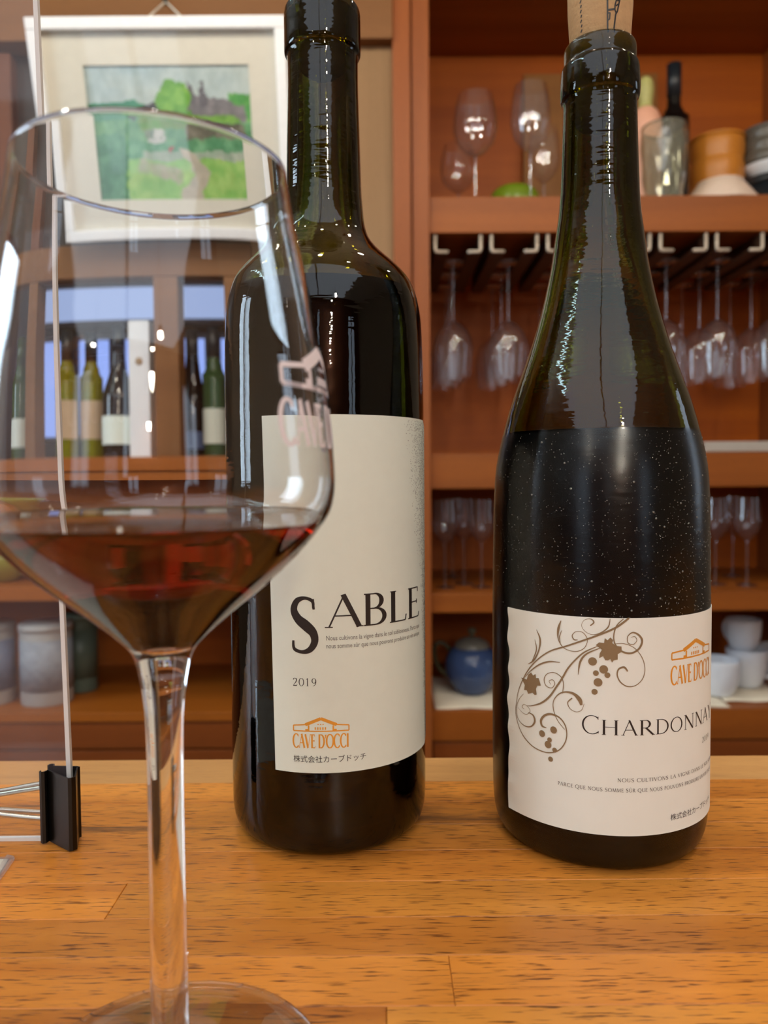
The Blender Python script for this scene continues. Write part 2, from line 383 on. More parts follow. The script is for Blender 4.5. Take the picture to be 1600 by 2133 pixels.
# ------------------------------------------------------------------ counter of oak staves
ct = thing('bar_counter', 'oiled oak bar counter of edge-glued staves under the bottles and the wine glass', 'counter', (0, 0, TZ))
rows = [.3700, .3407, .3190, .2976, .2763, .2547, .2332, .2139]
while rows[-1] > -.14: rows.append(rows[-1]-.0212)
boxo('counter_core', -.95, 1.15, rows[-1]+.001, rows[0]-.001, -.045, -.0045, M_sill, ct)
boxo('counter_front', -.95, 1.15, rows[-1]+.02, rows[-1]+.04, -.999, -.046, M_cabX, ct)
j1 = atz(245, 1872, TZ).x; j2 = atz(940, 2030, TZ).x; j3 = atz(640, 2133, TZ).x
fixed = {0: [], 4: [.34], 5: [j1, .62], 6: [-.31, .33], 7: [j2, -.42], 3: [-.19, .21], 2: [-.33, .30], 1: [.075, .42]}
def stave(x0, x1, y0, y1, m):
    g, b, h = .00005, .00022, .004
    vs = []
    for (e, z) in ((0, -h), (0, -b), (b, 0)):
        vs += [(x0+g+e, y0+g+e, z), (x1-g-e, y0+g+e, z), (x1-g-e, y1-g-e, z), (x0+g+e, y1-g-e, z)]
    fs = [(8, 9, 10, 11)]
    for r in (0, 4):
        for k in range(4): fs.append((r+k, r+(k+1) % 4, r+4+(k+1) % 4, r+4+k))
    fs.append((3, 2, 1, 0))
    raw('stave', vs, fs, m, ct)
for i in range(len(rows)-1):
    js = fixed.get(i)
    if js is None:
        js = []; x = -.95+random.uniform(.1, .45)
        while x < 1.0: js.append(x); x += random.uniform(.28, .5)
    if i == 0: js = [.1+.0*i]
    xs = [-.95]+sorted(js)+[1.15]
    for k in range(len(xs)-1):
        stave(xs[k], xs[k+1], rows[i+1], rows[i], M_oakp if i == 0 else (M_oakb if i in (1, 2, 3) else M_oak))

# ------------------------------------------------------------------ right display cabinet
cab = thing('display_cabinet', 'reddish brown open display cabinet with stemware and crockery, right of the wall board', 'cabinet', (xp(1300), YC, 0))
ox, oy = cab.location.x, cab.location.y
def cb(name, x0, x1, y0, y1, z0, z1, m, bev=0.0):
    return boxo(name, x0-ox, x1-ox, y0-oy, y1-oy, z0, z1, m, cab, bev)
x0, x1, x2, x3 = xp(823), xp(859), xp(862), xp(897)
xe = xp(1790); zt = 2.45
cb('outer_post', x0, x1, YC-.02, YC+.02, 0, CEIL, M_cabZ, .002)
cb('front_stile', x2, x3, YC-.012, YC+.02, 0, zt, M_cabZ, .002)
cb('side_panel', x1, x3-.004, YC+.02, YB, 0, zt, M_cabZ)
cb('side_panel', xe, xe+.03, YC, YB, 0, zt, M_cabZ)
cb('back_panel', x1, xe+.03, YB, YB+.015, 0, zt, M_cabB)
ztop = at(800, 120, YB).z
cb('top_board', x3, xe, YC, YB, ztop, ztop+.03, M_cabX)
cb('top_rail', x3, xe, YC-.005, YC+.02, ztop+.03, zt, M_cabX)
SH = {}
for k, (a, b) in enumerate([(411, 486), (947, 1019), (1237, 1277), (1482, 1545)]):
    cb('shelf_board', x3, xe, YC, YB, zy(b), zy(a), M_cabX, .0015); SH[k] = zy(a)
cb('drawer_front', x3+.003, xe, YC+.004, YC+.024, .30, zy(1549), M_cabD, .002)
cb('drawer_front', x3+.003, xe, YC+.004, YC+.024, .03, .295, M_cabX, .002)

# ------------------------------------------------------------------ left side: beam, wall board, pass-through shelving
boxo('trim_1', XL, x0, YC-.03, YC+.05, zy(96), CEIL, M_beam, kind='structure')
boxo('wall_back', xp(742), x0, YC, YC+.06, 0, zy(96), M_wallw, kind='structure')
boxo('trim_2', xp(560), xp(741), YC+.004, YC+.06, 0, zy(96), M_wallw, kind='structure')
boxo('wall_right_end', xe+.03, XR, YC, YC+.06, 0, CEIL, M_plast, kind='structure')
sh = thing('pass_through_shelving', 'tan wooden pass-through shelving behind the wine glass, below the hung picture', 'shelving', (xp(280), YC, 0))
ox2 = sh.location.x
def sb(name, x0, x1, y0, y1, z0, z1, m, bev=0.0):
    return boxo(name, x0-ox2, x1-ox2, y0-YC, y1-YC, z0, z1, m, sh, bev)
LX, RX = XL+.02, xp(560)-.001
sb('upper_door', LX, RX, YC+.03, YC+.05, zy(500), zy(97), M_drk)
sb('door_stile', xp(15), xp(44), YC, YC+.03, zy(500), zy(104), M_dark, .002)
sb('door_stile', xp(-150), xp(-110), YC, YC+.03, zy(500), zy(104), M_dark, .002)
sb('door_rail', xp(-110), xp(15), YC+.002, YC+.03, zy(135), zy(104), M_dark, .002)
sb('rail', LX, RX, YC, YC+.05, zy(572), zy(500), M_beam, .002)
ZS = zy(946)
sb('sill_board', LX, RX, YC, YB+.1, zy(976), ZS, M_sill, .002)
sb('sill_apron', LX, RX, YC+.008, YC+.03, zy(1008), zy(977), M_sill, .001)
sb('upright', xp(326), xp(380), YC, YC+.06, ZS, zy(573), M_beam, .002)
sb('upright', xp(18), xp(46), YC, YC+.06, ZS, zy(573), M_beam, .002)
sb('upright', xp(486), xp(559), YC, YC+.06, ZS, zy(573), M_beam, .002)
sb('middle_shelf', LX, RX, YC, YB, zy(1247), zy(1216), M_sill, .002)
sb('lower_shelf', LX, RX, YC, YB, zy(1500), zy(1481), M_sill, .002)
sb('drawer_front', LX, RX, YC+.006, YC+.026, zy(1558), zy(1503), M_cabD, .002)
sb('drawer_front', LX, RX, YC+.006, YC+.026, .02, zy(1562), M_cabD, .002)
sb('back_panel', LX, RX, YB, YB+.015, 0, zy(976)-.001, M_cabB)
ZM, ZL = zy(1216), zy(1481)
# label artwork traced in millimetres on the label
VINE = [[(-0.9,88.7,0.67),(-4.9,85.6,0.71),(-9.9,83.1,0.62),(-16.2,80.4,0.57),(-21.8,78.0,0.52),(-26.7,76.0,0.48),(-31.0,73.0,0.43),(-35.1,68.9,0.43),(-38.3,64.3,0.38),(-40.8,59.3,0.29),(-42.0,54.4,0.24),(-42.3,50.8,0.24),(-41.1,47.1,0.29),(-38.7,43.7,0.33),(-35.1,41.2,0.38),(-31.6,40.1,0.38),(-27.7,40.0,0.38),(-24.1,41.5,0.38),(-21.9,44.3,0.38),(-21.1,47.5,0.38),(-21.7,50.8,0.43),(-23.7,53.1,0.52),(-26.7,53.8,0.67),(-29.1,52.9,0.76),(-30.6,50.9,0.86),(-30.2,49.0,0.71),(-28.5,48.6,0.24)],[(-10.7,79.1,0.19),(-15.2,76.7,0.48),(-18.4,73.6,0.48),(-20.8,70.5,0.57),(-22.7,67.0,0.62),(-24.7,63.8,0.62),(-27.2,60.0,0.67),(-30.5,57.0,0.62),(-34.5,55.2,0.29),(-36.7,54.7,0.14)],[(-9.4,78.7,0.19),(-14.3,76.3,0.52),(-16.6,73.3,0.67),(-17.3,68.8,0.19)],[(-2.7,88.4,0.29),(-4.9,86.1,0.38),(-5.8,82.8,0.38),(-5.4,80.0,0.43),(-3.6,77.7,0.57),(-0.4,76.8,0.62),(2.4,78.2,0.67),(3.6,80.9,0.67),(2.4,83.0,0.57),(0.3,83.8,0.43),(-1.3,82.4,0.29),(-1.1,80.3,0.24),(0.6,79.8,0.24),(1.8,81.2,0.19),(1.0,82.5,0.19),(-0.2,82.1,0.14)],[(-6.3,79.8,0.14),(-2.7,80.1,0.19),(1.0,78.6,0.19),(3.6,75.3,0.24),(4.6,71.6,0.24),(3.9,68.3,0.29),(1.6,66.0,0.29),(-1.2,65.6,0.33),(-3.5,67.0,0.38),(-4.6,69.3,0.43),(-4.2,71.4,0.52),(-2.4,72.1,0.67),(-1.2,70.7,0.38)],[(-7.0,88.4,0.19),(-7.6,85.6,0.43),(-9.9,83.6,0.38),(-12.5,82.8,0.19),(-14.8,83.6,0.14),(-16.2,85.6,0.14),(-15.3,87.6,0.14),(-13.2,88.1,0.24),(-12.2,87.0,0.43),(-13.4,85.8,0.38)],[(-23.2,86.8,0.24),(-24.1,84.0,0.86),(-24.2,80.6,0.38),(-22.7,77.9,0.29),(-20.3,76.8,0.24),(-17.5,76.8,0.24),(-15.2,78.2,0.24),(-14.3,81.0,0.24),(-15.7,83.3,0.19),(-18.0,83.5,0.19),(-19.3,82.1,0.29),(-18.7,80.7,0.38),(-17.5,80.7,0.24)],[(-22.9,83.5,0.14),(-23.7,81.2,0.33),(-23.4,79.1,0.14)],[(-32.5,82.6,0.14),(-31.0,79.3,0.67),(-31.6,75.3,0.48),(-33.6,71.6,0.57),(-36.1,69.8,0.19)],[(-33.2,79.0,0.14),(-32.5,75.7,0.43),(-33.6,72.6,0.38),(-34.5,71.0,0.14)],[(-23.5,72.3,0.14),(-27.3,72.1,0.52),(-31.0,70.6,0.52),(-34.5,68.0,0.38),(-37.7,64.7,0.14)],[(-22.6,61.7,0.24),(-22.3,65.1,0.29),(-23.2,67.4,0.29),(-25.7,68.5,0.24),(-28.3,67.6,0.24),(-29.4,65.5,0.29),(-28.6,63.4,0.29),(-26.5,63.0,0.24),(-25.4,64.7,0.24),(-26.2,65.9,0.24),(-27.5,65.2,0.19),(-26.8,64.2,0.14)],[(-21.8,49.3,0.19),(-24.2,51.8,0.24),(-25.7,55.0,0.29),(-25.9,58.3,0.29),(-24.2,61.0,0.38),(-21.7,62.3,0.52),(-18.9,62.1,0.86),(-16.8,60.3,1.43),(-16.2,58.4,0.76)],[(-15.3,59.0,0.14),(-16.1,56.8,0.19),(-17.9,55.9,0.19),(-20.0,56.8,0.24),(-20.8,58.8,0.33),(-19.3,60.5,0.43)],[(-38.3,58.6,0.14),(-40.8,55.7,0.19),(-41.9,51.9,0.19),(-40.8,48.7,0.24),(-37.7,47.2,0.33),(-34.8,47.7,0.48),(-33.2,49.8,0.71),(-33.9,51.9,0.57),(-36.1,52.4,0.19)],[(-38.0,53.2,0.14),(-39.0,53.8,0.19),(-38.0,54.9,0.14),(-36.2,54.4,0.14),(-35.2,53.1,0.19),(-36.7,51.6,0.19),(-38.7,51.7,0.14),(-41.1,53.0,0.1)]]
BERRY = [(-12.6,73.7,1.43),(-9.0,71.2,1.43),(-11.5,69.8,0.95),(-7.8,69.3,0.95),(-10.8,66.7,1.43),(-11.9,63.4,1.0),(-30.2,46.2,1.19),(-25.8,48.4,1.24),(-27.3,44.6,0.86),(-27.9,42.8,1.28),(-25.4,41.4,0.86),(-26.9,37.9,0.9)]
LEAF = [[(-8.7,81.8),(-7.8,81.1),(-6.9,82.1),(-6.0,81.2),(-6.3,80.2),(-5.1,79.3),(-3.3,79.1),(-3.2,77.3),(-4.5,76.5),(-4.5,74.7),(-5.8,74.4),(-6.3,73.6),(-6.9,74.8),(-7.6,74.3),(-8.5,74.3),(-9.2,75.7),(-10.5,74.9),(-10.3,76.6),(-9.6,77.8),(-11.6,79.3),(-10.5,80.3),(-8.9,80.1)],[(-34.8,67.0),(-33.9,66.1),(-32.9,66.8),(-32.7,65.4),(-31.6,65.6),(-30.7,63.1),(-32.2,62.8),(-32.7,61.5),(-32.4,59.6),(-33.2,59.3),(-34.2,59.9),(-36.1,59.1),(-36.7,60.2),(-38.0,60.1),(-37.7,61.9),(-39.4,64.3),(-36.7,64.1),(-36.1,66.0)]]
# ------------------------------------------------------------------ lettering engine (flat ink meshes wrapped on the bottles)
class Ink:
    def __init__(s): s.v = []; s.f = []
    def quadstrip(s, pts, wds, n=1):
        a = []
        for i, (x, y) in enumerate(pts):
            x0, y0 = pts[max(i-1, 0)]; x1, y1 = pts[min(i+1, len(pts)-1)]
            dx, dy = x1-x0, y1-y0; l = math.hypot(dx, dy) or 1
            nx, ny = -dy/l*wds[i]/2, dx/l*wds[i]/2
            a.append((len(s.v), len(s.v)+1)); s.v += [(x+nx, y+ny), (x-nx, y-ny)]
        for i in range(len(a)-1): s.f.append((a[i][0], a[i][1], a[i+1][1], a[i+1][0]))
    def disc(s, x, y, r, n=16):
        c = len(s.v); s.v.append((x, y)); s.v += [(x+r*cos(2*pi*k/n), y+r*sin(2*pi*k/n)) for k in range(n)]
        for k in range(n): s.f.append((c, c+1+k, c+1+(k+1) % n))
    def poly(s, pts):
        cx = sum(p[0] for p in pts)/len(pts); cy = sum(p[1] for p in pts)/len(pts); n = len(pts)
        c = len(s.v); s.v.append((cx, cy)); s.v += [((x+cx)/2, (y+cy)/2) for x, y in pts]; s.v += list(pts)
        for k in range(n):
            j = (k+1) % n
            s.f.append((c, c+1+k, c+1+j)); s.f.append((c+1+k, c+1+n+k, c+1+n+j, c+1+j))
    def add(s, o, T):
        b = len(s.v); s.v += [T(x, y) for x, y in o.v]; s.f += [tuple(b+i for i in f) for f in o.f]
    def obj(s, name, fn, mat, parent):
        return raw(name, [fn(x, y) for x, y in s.v], s.f, mat, parent)
def glyph(ch, T=.12, t=.045, sf=.09):
    """Roman capital, cap height 1, returns (Ink, advance)"""
    g = Ink()
    def L(x0, y0, x1, y1, w, n=6): g.quadstrip([(x0+(x1-x0)*k/n, y0+(y1-y0)*k/n) for k in range(n+1)], [w]*(n+1))
    def C(pts, n=5):
        q = smoothp(pts, n); g.quadstrip([(p[0], p[1]) for p in q], [max(p[2], .01) for p in q])
    def arc(cx, cy, rx, ry, a0, a1, wt=None, n=22):
        pts, ws = [], []
        for k in range(n+1):
            a = radians(a0+(a1-a0)*k/n); pts.append((cx+rx*cos(a), cy+ry*sin(a))); ws.append(t+((wt or T)-t)*abs(cos(a))**1.4)
        g.quadstrip(pts, ws)
    def sr(x, y, h=None): h = h or sf; L(x-h, y, x+h, y, t*.8, 2)
    top, bot = 1-t*.4, t*.4
    if ch == 'A':
        L(.05, 0, .40, 1, t); L(.38, 1.02, .76, 0, T); L(.17, .36, .60, .36, t); sr(.05, bot, sf); sr(.77, bot, sf); a = .84
    elif ch == 'B':
        L(.16, 0, .16, 1, T); L(.06, top, .34, top, t); L(.16, .53, .36, .53, t); L(.06, bot, .36, bot, t)
        arc(.33, .765, .19, .225, -90, 90); arc(.35, .275, .25, .255, -90, 90); a = .68
    elif ch == 'C':
        arc(.50, .5, .43, .5, 48, 312); L(.79, .80, .79, .96, t); L(.81, .18, .80, .06, t); a = .88
    elif ch == 'D':
        L(.16, 0, .16, 1, T); L(.06, top, .36, top, t); L(.06, bot, .36, bot, t); arc(.34, .5, .46, .48, -90, 90); a = .88
    elif ch == 'E':
        L(.16, 0, .16, 1, T); L(.06, top, .52, top, t); L(.16, .53, .46, .53, t); L(.06, bot, .56, bot, t)
        L(.52, top, .52, .84, t); L(.46, .60, .46, .46, t); L(.56, bot, .59, .16, t); a = .64
    elif ch == 'G':
        arc(.50, .5, .43, .5, 48, 312); L(.79, .80, .79, .96, t); L(.80, .05, .80, .42, T*.9); sr(.80, .42, sf); a = .92
    elif ch == 'H':
        L(.16, 0, .16, 1, T); L(.68, 0, .68, 1, T); L(.16, .53, .68, .53, t)
        for x in (.16, .68): sr(x, bot); sr(x, top)
        a = .84
    elif ch == 'I':
        L(.16, 0, .16, 1, T); sr(.16, bot); sr(.16, top); a = .34
    elif ch == 'L':
        L(.16, 0, .16, 1, T); sr(.16, top); L(.06, bot, .56, bot, t); L(.56, bot, .59, .2, t); a = .62
    elif ch == 'M':
        L(.10, 0, .18, 1, t); L(.18, 1, .50, 0, T); L(.50, 0, .84, 1, t); L(.84, 1, .92, 0, T); sr(.10, bot); sr(.92, bot); a = 1.02
    elif ch == 'N':
        L(.13, 0, .13, 1, t); L(.13, 1, .72, 0, T); L(.72, 0, .72, 1, t); sr(.13, bot); sr(.72, top); sr(.08, top, .05); a = .86
    elif ch == 'O' or ch == 'Q' or ch == '0':
        sx = .30 if ch == '0' else .45; cx = sx+.06
        arc(cx, .5, sx, .49, 0, 360, n=32); a = 2*sx+.12
        if ch == 'Q': C([(.5, .02, T*.6), (.75, -.14, T), (1.02, -.22, t)])
    elif ch == 'P' or ch == 'R':
        L(.16, 0, .16, 1, T); L(.06, top, .34, top, t); L(.16, .48, .34, .48, t); arc(.33, .735, .20, .255, -90, 90); sr(.16, bot); a = .60
        if ch == 'R': L(.34, .50, .70, 0, T); sr(.72, bot, .06); a = .76
    elif ch == 'S':
        C([(.52, .80, t), (.50, .93, t*1.3), (.34, .985, t*1.2), (.17, .93, T*.75), (.10, .77, T*1.0), (.19, .61, T*1.15), (.36, .49, T*1.3), (.51, .36, T*1.15), (.54, .20, T*1.0), (.44, .06, T*.75), (.27, .015, t*1.3), (.10, .07, t*1.3), (.08, .22, t)], 7)
        L(.53, .78, .51, .97, t); a = .66
    elif ch == 'T':
        L(.38, 0, .38, 1, T); L(.04, top, .72, top, t); L(.04, top, .03, .84, t); L(.72, top, .73, .84, t); sr(.38, bot); a = .76
    elif ch == 'U':
        L(.16, .3, .16, 1, T); L(.68, .3, .68, 1, t); arc(.42, .3, .26, .29, 180, 360); sr(.16, top); sr(.68, top); a = .84
    elif ch == 'V':
        L(.06, 1, .42, 0, T); L(.42, 0, .76, 1, t); sr(.07, top); sr(.76, top); a = .82
    elif ch == 'Y':
        L(.06, 1, .40, .48, T); L(.40, .48, .72, 1, t); L(.40, 0, .40, .5, T); sr(.07, top); sr(.72, top); sr(.40, bot); a = .78
    elif ch == 'X':
        L(.06, 1, .72, 0, T); L(.06, 0, .70, 1, t); sr(.07, bot); sr(.7, bot); sr(.07, top); sr(.7, top); a = .78
    elif ch == '1':
        L(.30, 0, .30, 1, T); L(.14, .82, .30, .97, t); sr(.30, bot, .12); a = .66
    elif ch == '2':
        C([(.10, .78, T*.9), (.16, .92, t*1.6), (.32, .98, t*1.2), (.50, .88, T), (.52, .70, T), (.40, .46, T*.9), (.22, .22, t*1.3), (.08, .04, t)], 6)
        L(.06, .04, .56, .04, T*.8); L(.56, .04, .60, .2, t); a = .66
    elif ch == '9':
        arc(.32, .68, .24, .30, 0, 360, n=28); C([(.56, .70, T), (.55, .42, T*.9), (.44, .16, t*1.6), (.20, .01, t)], 6); a = .66
    elif ch == "'":
        C([(.12, .98, T), (.13, .86, T*.7), (.06, .70, t)], 4); a = .20
    elif ch == '^':                                   # U with circumflex
        g, a = glyph('U', T, t, sf); g.quadstrip([(.26, 1.10), (.42, 1.26)], [t, t]); g.quadstrip([(.42, 1.26), (.58, 1.10)], [t, t])
    elif ch == ',':
        C([(.12, .08, T), (.12, -.04, T*.7), (.05, -.18, t)], 3); a = .2
    else: a = .36
    return g, a
def text(s, x, y, h, T=.12, t=.045, sx=1.0, sp=0.0, width=None, caps=None):
    """line of capitals; caps = height factor of all but each word's first letter"""
    tot = 0; items = []; first = True
    for ch in s:
        g, a = glyph(ch, T, t); k = 1.0
        if caps and not first: k = caps
        items.append((g, a, k, tot)); tot += (a*k+sp)
        first = (ch == ' ') if caps != None and ' ' in s and s[0] != '*' else False
    sc = sx*h if width is None else width/(tot-sp)
    out = Ink()
    for g, a, k, o in items: out.add(g, lambda X, Y, o=o, k=k: (x+(o+X*k)*sc, y+Y*k*h))
    return out
def builtin(s, x, y, h, width=None):
    """text in Blender's own sans face, as an ink mesh; h = height of the em box used"""
    cu = bpy.data.curves.new('t', 'FONT'); cu.body = s; cu.size = 1.0; cu.resolution_u = 3
    ob = bpy.data.objects.new('t', cu); COL.objects.link(ob)
    dg = bpy.context.evaluated_depsgraph_get(); me = ob.evaluated_get(dg).to_mesh()
    g = Ink(); X = [v.co.x for v in me.vertices]; mw = max(X)-min(X); m0 = min(X)
    kx = h if width is None else width/mw
    g.v = [(x+(v.co.x-m0)*kx, y+v.co.y*h) for v in me.vertices]; g.f = [tuple(p.vertices) for p in me.polygons]
    ob.evaluated_get(dg).to_mesh_clear(); bpy.data.objects.remove(ob); bpy.data.curves.remove(cu); return g
def winery_logo(x, y, w, lw=None):
    """line drawing of a long low hall with a gabled middle; w = width"""
    g = Ink(); h = w*.23; lw = lw or w*.022
    def P(pts, k=1.0):
        for i in range(len(pts)-1):
            (a, b), (c, d) = pts[i], pts[i+1]; n = 5
            g.quadstrip([(x+(a+(c-a)*j/n)*w, y+(b+(d-b)*j/n)*h) for j in range(n+1)], [lw*k]*(n+1))
    P([(0, .42), (.24, .52)]); P([(0, .42), (0, 0), (1, 0), (1, .42), (.76, .52)])
    P([(.22, .50), (.5, 1.0), (.78, .50)], 2.6); P([(.28, .45), (.28, 0)], 1.3); P([(.72, .45), (.72, 0)], 1.3)
    P([(.22, .08), (.28, .08)], 2); P([(.72, .08), (.78, .08)], 2)
    for k in range(5):
        g.quadstrip([(x+(.40+.045*k)*w, y+.12*h), (x+(.40+.045*k)*w, y+.32*h)], [lw*1.1]*2)
    for k in range(3):
        g.quadstrip([(x+(.45+.045*k)*w, y+.50*h), (x+(.45+.045*k)*w, y+.58*h)], [lw*.9]*2)
    return g

# ------------------------------------------------------------------ the two wine bottles
def mm(P): return [(r/1000, z/1000) for r, z in P]
def bottle(name, label, loc, outer, inner, fill, mats_wine, gm=None):
    t = thing(name, label, 'wine bottle', loc)
    O = smoothp(mm(outer), 3); I = smoothp(mm(inner), 3)       # outer: base -> lip, inner: lip -> base
    f = fill/1000
    up = [p for p in I if p[1] > f]
    # radius of the cavity at fill level
    rr = next(a[0]+(b[0]-a[0])*(a[1]-f)/(a[1]-b[1]) for a, b in zip(I, I[1:]) if a[1] >= f >= b[1] and a[1] != b[1])
    rev('bottle_glass', O+up+[(rr, f)], gm or M_bg, t, 96)
    low = [(rr, f)]+[p for p in I if p[1] < f]
    prof = list(reversed(low))                                  # base centre -> fill level
    mi = [0]*(len(prof)-1)+[1]
    rev('wine', prof+[(0, f)], mats_wine, t, 96, mats=mi)
    return t
def wrap(R):
    def f(s, z, d=0.0):
        a = s/1000/R; return ((R+d)*sin(a), -(R+d)*cos(a), z/1000)
    return f
def label_sheet(parent, R, s0, s1, z0, z1, lean, mat, corner=5.0, wob=0.0, name='paper_label'):
    fn = wrap(R); ns, nz = 90, 60; vs, fs = [], []
    for j in range(nz+1):
        v = j/nz; z = z0+(z1-z0)*v
        dl = 0
        dz0 = z-z0; dz1 = z1-z
        cr = 0
        for dz in (dz0, dz1):
            if dz < corner: cr = max(cr, corner-math.sqrt(max(corner**2-(corner-dz)**2, 0)))
        a = s0+lean*(1-v)+wob*(.5*sin(z*.21)+.5*sin(z*.53+1))
        b = s1-cr
        for i in range(ns+1):
            s_ = a+(b-a)*i/ns
            lift = .00018+(.0005*wob*max(0, 1-(s_-a)/5)*abs(sin(z*.30+.6))**3)
            vs.append(fn(s_, z, lift))
    W = ns+1
    for j in range(nz):
        for i in range(ns): fs.append((j*W+i, j*W+i+1, (j+1)*W+i+1, (j+1)*W+i))
    # rim down to the glass gives the paper its thickness
    loop = [i for i in range(W)]+[j*W+ns for j in range(1, nz+1)]+[nz*W+i for i in range(ns-1, -1, -1)]+[j*W for j in range(nz-1, 0, -1)]
    b0 = len(vs)
    for k in loop:
        x, y, z = vs[k]; l = math.hypot(x, y); vs.append((x/l*(R+.00002), y/l*(R+.00002), z))
    n = len(loop)
    for k in range(n): fs.append((loop[k], b0+k, b0+(k+1) % n, loop[(k+1) % n]))
    return raw(name, vs, fs, mat, parent, False)

# --- bottle with the tall label
RS = .0385
SO = [(0, 4), (18, 3), (26, .6), (31, 0), (34, .8), (36.6, 3), (38.0, 7), (38.45, 13), (38.5, 25), (38.5, 60), (38.5, 110), (38.5, 160), (37.9, 191.5), (36.8, 202.7), (34.7, 210.2), (32.3, 214.4), (28.6, 218.4), (24.2, 222.3), (20.4, 226), (17.6, 229.8), (16.2, 233.6), (15.5, 237.5), (15.0, 243), (14.6, 249), (14.2, 266), (13.7, 285), (13.65, 297), (13.9, 299.6), (14.6, 300.4), (14.85, 302), (14.8, 309), (14.75, 315), (14.2, 317.2), (12.6, 317.9), (10.8, 317.5), (9.6, 316)]
SI = [(9.4, 312), (9.3, 300), (9.3, 270), (10.2, 250), (11.2, 240), (12.6, 233), (16, 226.5), (22, 220.5), (28, 214.5), (32, 208), (34, 199), (35, 185), (35.2, 150), (35.2, 60), (35.2, 16), (33, 10), (27, 8), (16, 12), (6, 17), (0, 18)]
bs = bottle('wine_bottle', 'tall dark olive bottle with high shoulders and long cream label, standing behind the wine glass', (-.0226, .306, TZ), SO, SI, 207.8, [M_dw, M_dt])
lab = label_sheet(bs, RS, -19.6, 57.5, 32.2, 158.3, 2.2, M_paper)
fs_ = wrap(RS); inkS = lambda x, y: fs_(x, y, .00026)
g = Ink(); g.add(text('S', 0, 0, 1, T=.15, t=.05), lambda X, Y: (-11.0+X*16.6, 75.0+Y*19.6))
for ch, x0_, x1_ in (('A', 1.6, 15.4), ('B', 15.6, 24.8), ('L', 26.3, 35.2), ('E', 36.2, 44.8)):
    q, a = glyph(ch, .125, .04); vx = [v[0] for v in q.v]; lo, hi = min(vx), max(vx)
    g.add(q, lambda X, Y, lo=lo, hi=hi, x0_=x0_, x1_=x1_: (x0_+(X-lo)/(hi-lo)*(x1_-x0_), 83.8+Y*11.4))
g.add(text('2019', -10.1, 63.2, 2.8, T=.11, t=.045, width=8.6, sp=.14), lambda X, Y: (X, Y))
g.obj('lettering', inkS, M_ink, lab)
g = builtin('Nous cultivons la vigne dans le sol sablonneux. Parce que', 2.0, 79.4, 2.35, width=42.8)
g2 = builtin('nous somme sûr que nous pouvons produire un vin unique', 2.0, 76.6, 2.35, width=42.8); g.add(g2, lambda X, Y: (X, Y))
g.obj('small_lettering', inkS, M_greyink, lab)
builtin('株式会社カーブドッチ', -10.1, 36.2, 2.7, width=26.0).obj('company_name', inkS, M_ink, lab)
g = winery_logo(-10.0, 47.2, 19.7); g.add(text("CAVE D'OCCI", -10.3, 41.2, 4.9, T=.23, t=.07, width=20.0), lambda X, Y: (X, Y))
g.obj('winery_emblem', inkS, M_gold, lab)
g = Ink(); rd = random.Random(3)
bound = [(158, 31), (150, 33.6), (134, 36.5), (117, 39.5), (103, 44.8), (75, 47.8), (46, 50), (33, 52)]
for k in range(8000):
    z = rd.uniform(34, 157.5); s0_ = next(a[1]+(b[1]-a[1])*(a[0]-z)/(a[0]-b[0]) for a, b in zip(bound, bound[1:]) if a[0] >= z >= b[0])
    s_ = s0_+(57-s0_)*math.sqrt(rd.random())**.8
    if s_ < 56.5: g.disc(s_+rd.uniform(-.2, .2), z, rd.uniform(.09, .21), 5)
d = g.obj('printed_sand_dots', inkS, M_greyink, lab); d['kind'] = 'stuff'
rev('cork', mm([(0, 294), (9.1, 294), (9.15, 312), (9.9, 318), (11.0, 325), (11.3, 338), (11, 339), (0, 339)]), M_cork, bs, 32)

# --- bottle with the vine label
RC = .0404
CO = [(0, 5), (18, 4), (27, .8), (33, 0), (36.5, 1.2), (38.8, 5), (39.9, 11), (40.3, 22), (40.4, 43), (40.4, 80), (40.1, 110), (39.6, 130), (38.7, 140.8), (36.2, 152.9), (32.7, 165.3), (26.9, 181.7), (21.9, 198), (18.2, 214.4), (16.6, 225.6), (15.3, 234.6), (14.6, 243.4), (13.9, 262), (13.6, 272), (13.6, 276.5), (14.3, 277.6), (14.6, 279), (14.7, 282), (14.4, 287.5), (14.1, 289.2), (13.5, 289.8), (13.3, 291), (13.3, 295), (12.9, 296.8), (11.6, 297.4), (10.2, 297), (9.5, 295.8)]
CI = [(9.4, 292), (9.3, 275), (9.6, 250), (11, 236), (13.5, 221), (18, 202), (23.4, 183.5), (29.2, 166.5), (33.0, 152), (35.2, 140), (36.4, 125), (37.0, 105), (37.1, 60), (37.1, 18), (35, 11), (28, 9), (16, 13), (6, 19), (0, 20)]
bc = bottle('wine_bottle', 'sloping-shouldered dark green bottle with vine-scroll label, misted with condensation, tall cork in its mouth', (.0825, .296, TZ), CO, CI, 152.4, [M_ww, M_wwt], M_bgc)
lab = label_sheet(bc, RC, -46.7, 62, 14.4, 88.6, 0, M_paper2, 4.0, wob=.7)
fc_ = wrap(RC); inkC = lambda x, y: fc_(x, y, .00026)
inkV = lambda x, y: fc_(x, y, .00034)
g = Ink()
for p in VINE:
    q = smoothp(p, 6); g.quadstrip([(a, b) for a, b, c in q], [max(c, .1) for a, b, c in q])
for x, y, r in BERRY: g.disc(x, y, r, 20)
for q in LEAF: g.poly(q)
g.obj('vine_scroll', inkV, M_vine, lab)
g = Ink(); q, a = glyph('C', .085, .035); g.add(q, lambda X, Y: (-16.2+X*6.9, 48.9+Y*6.3))
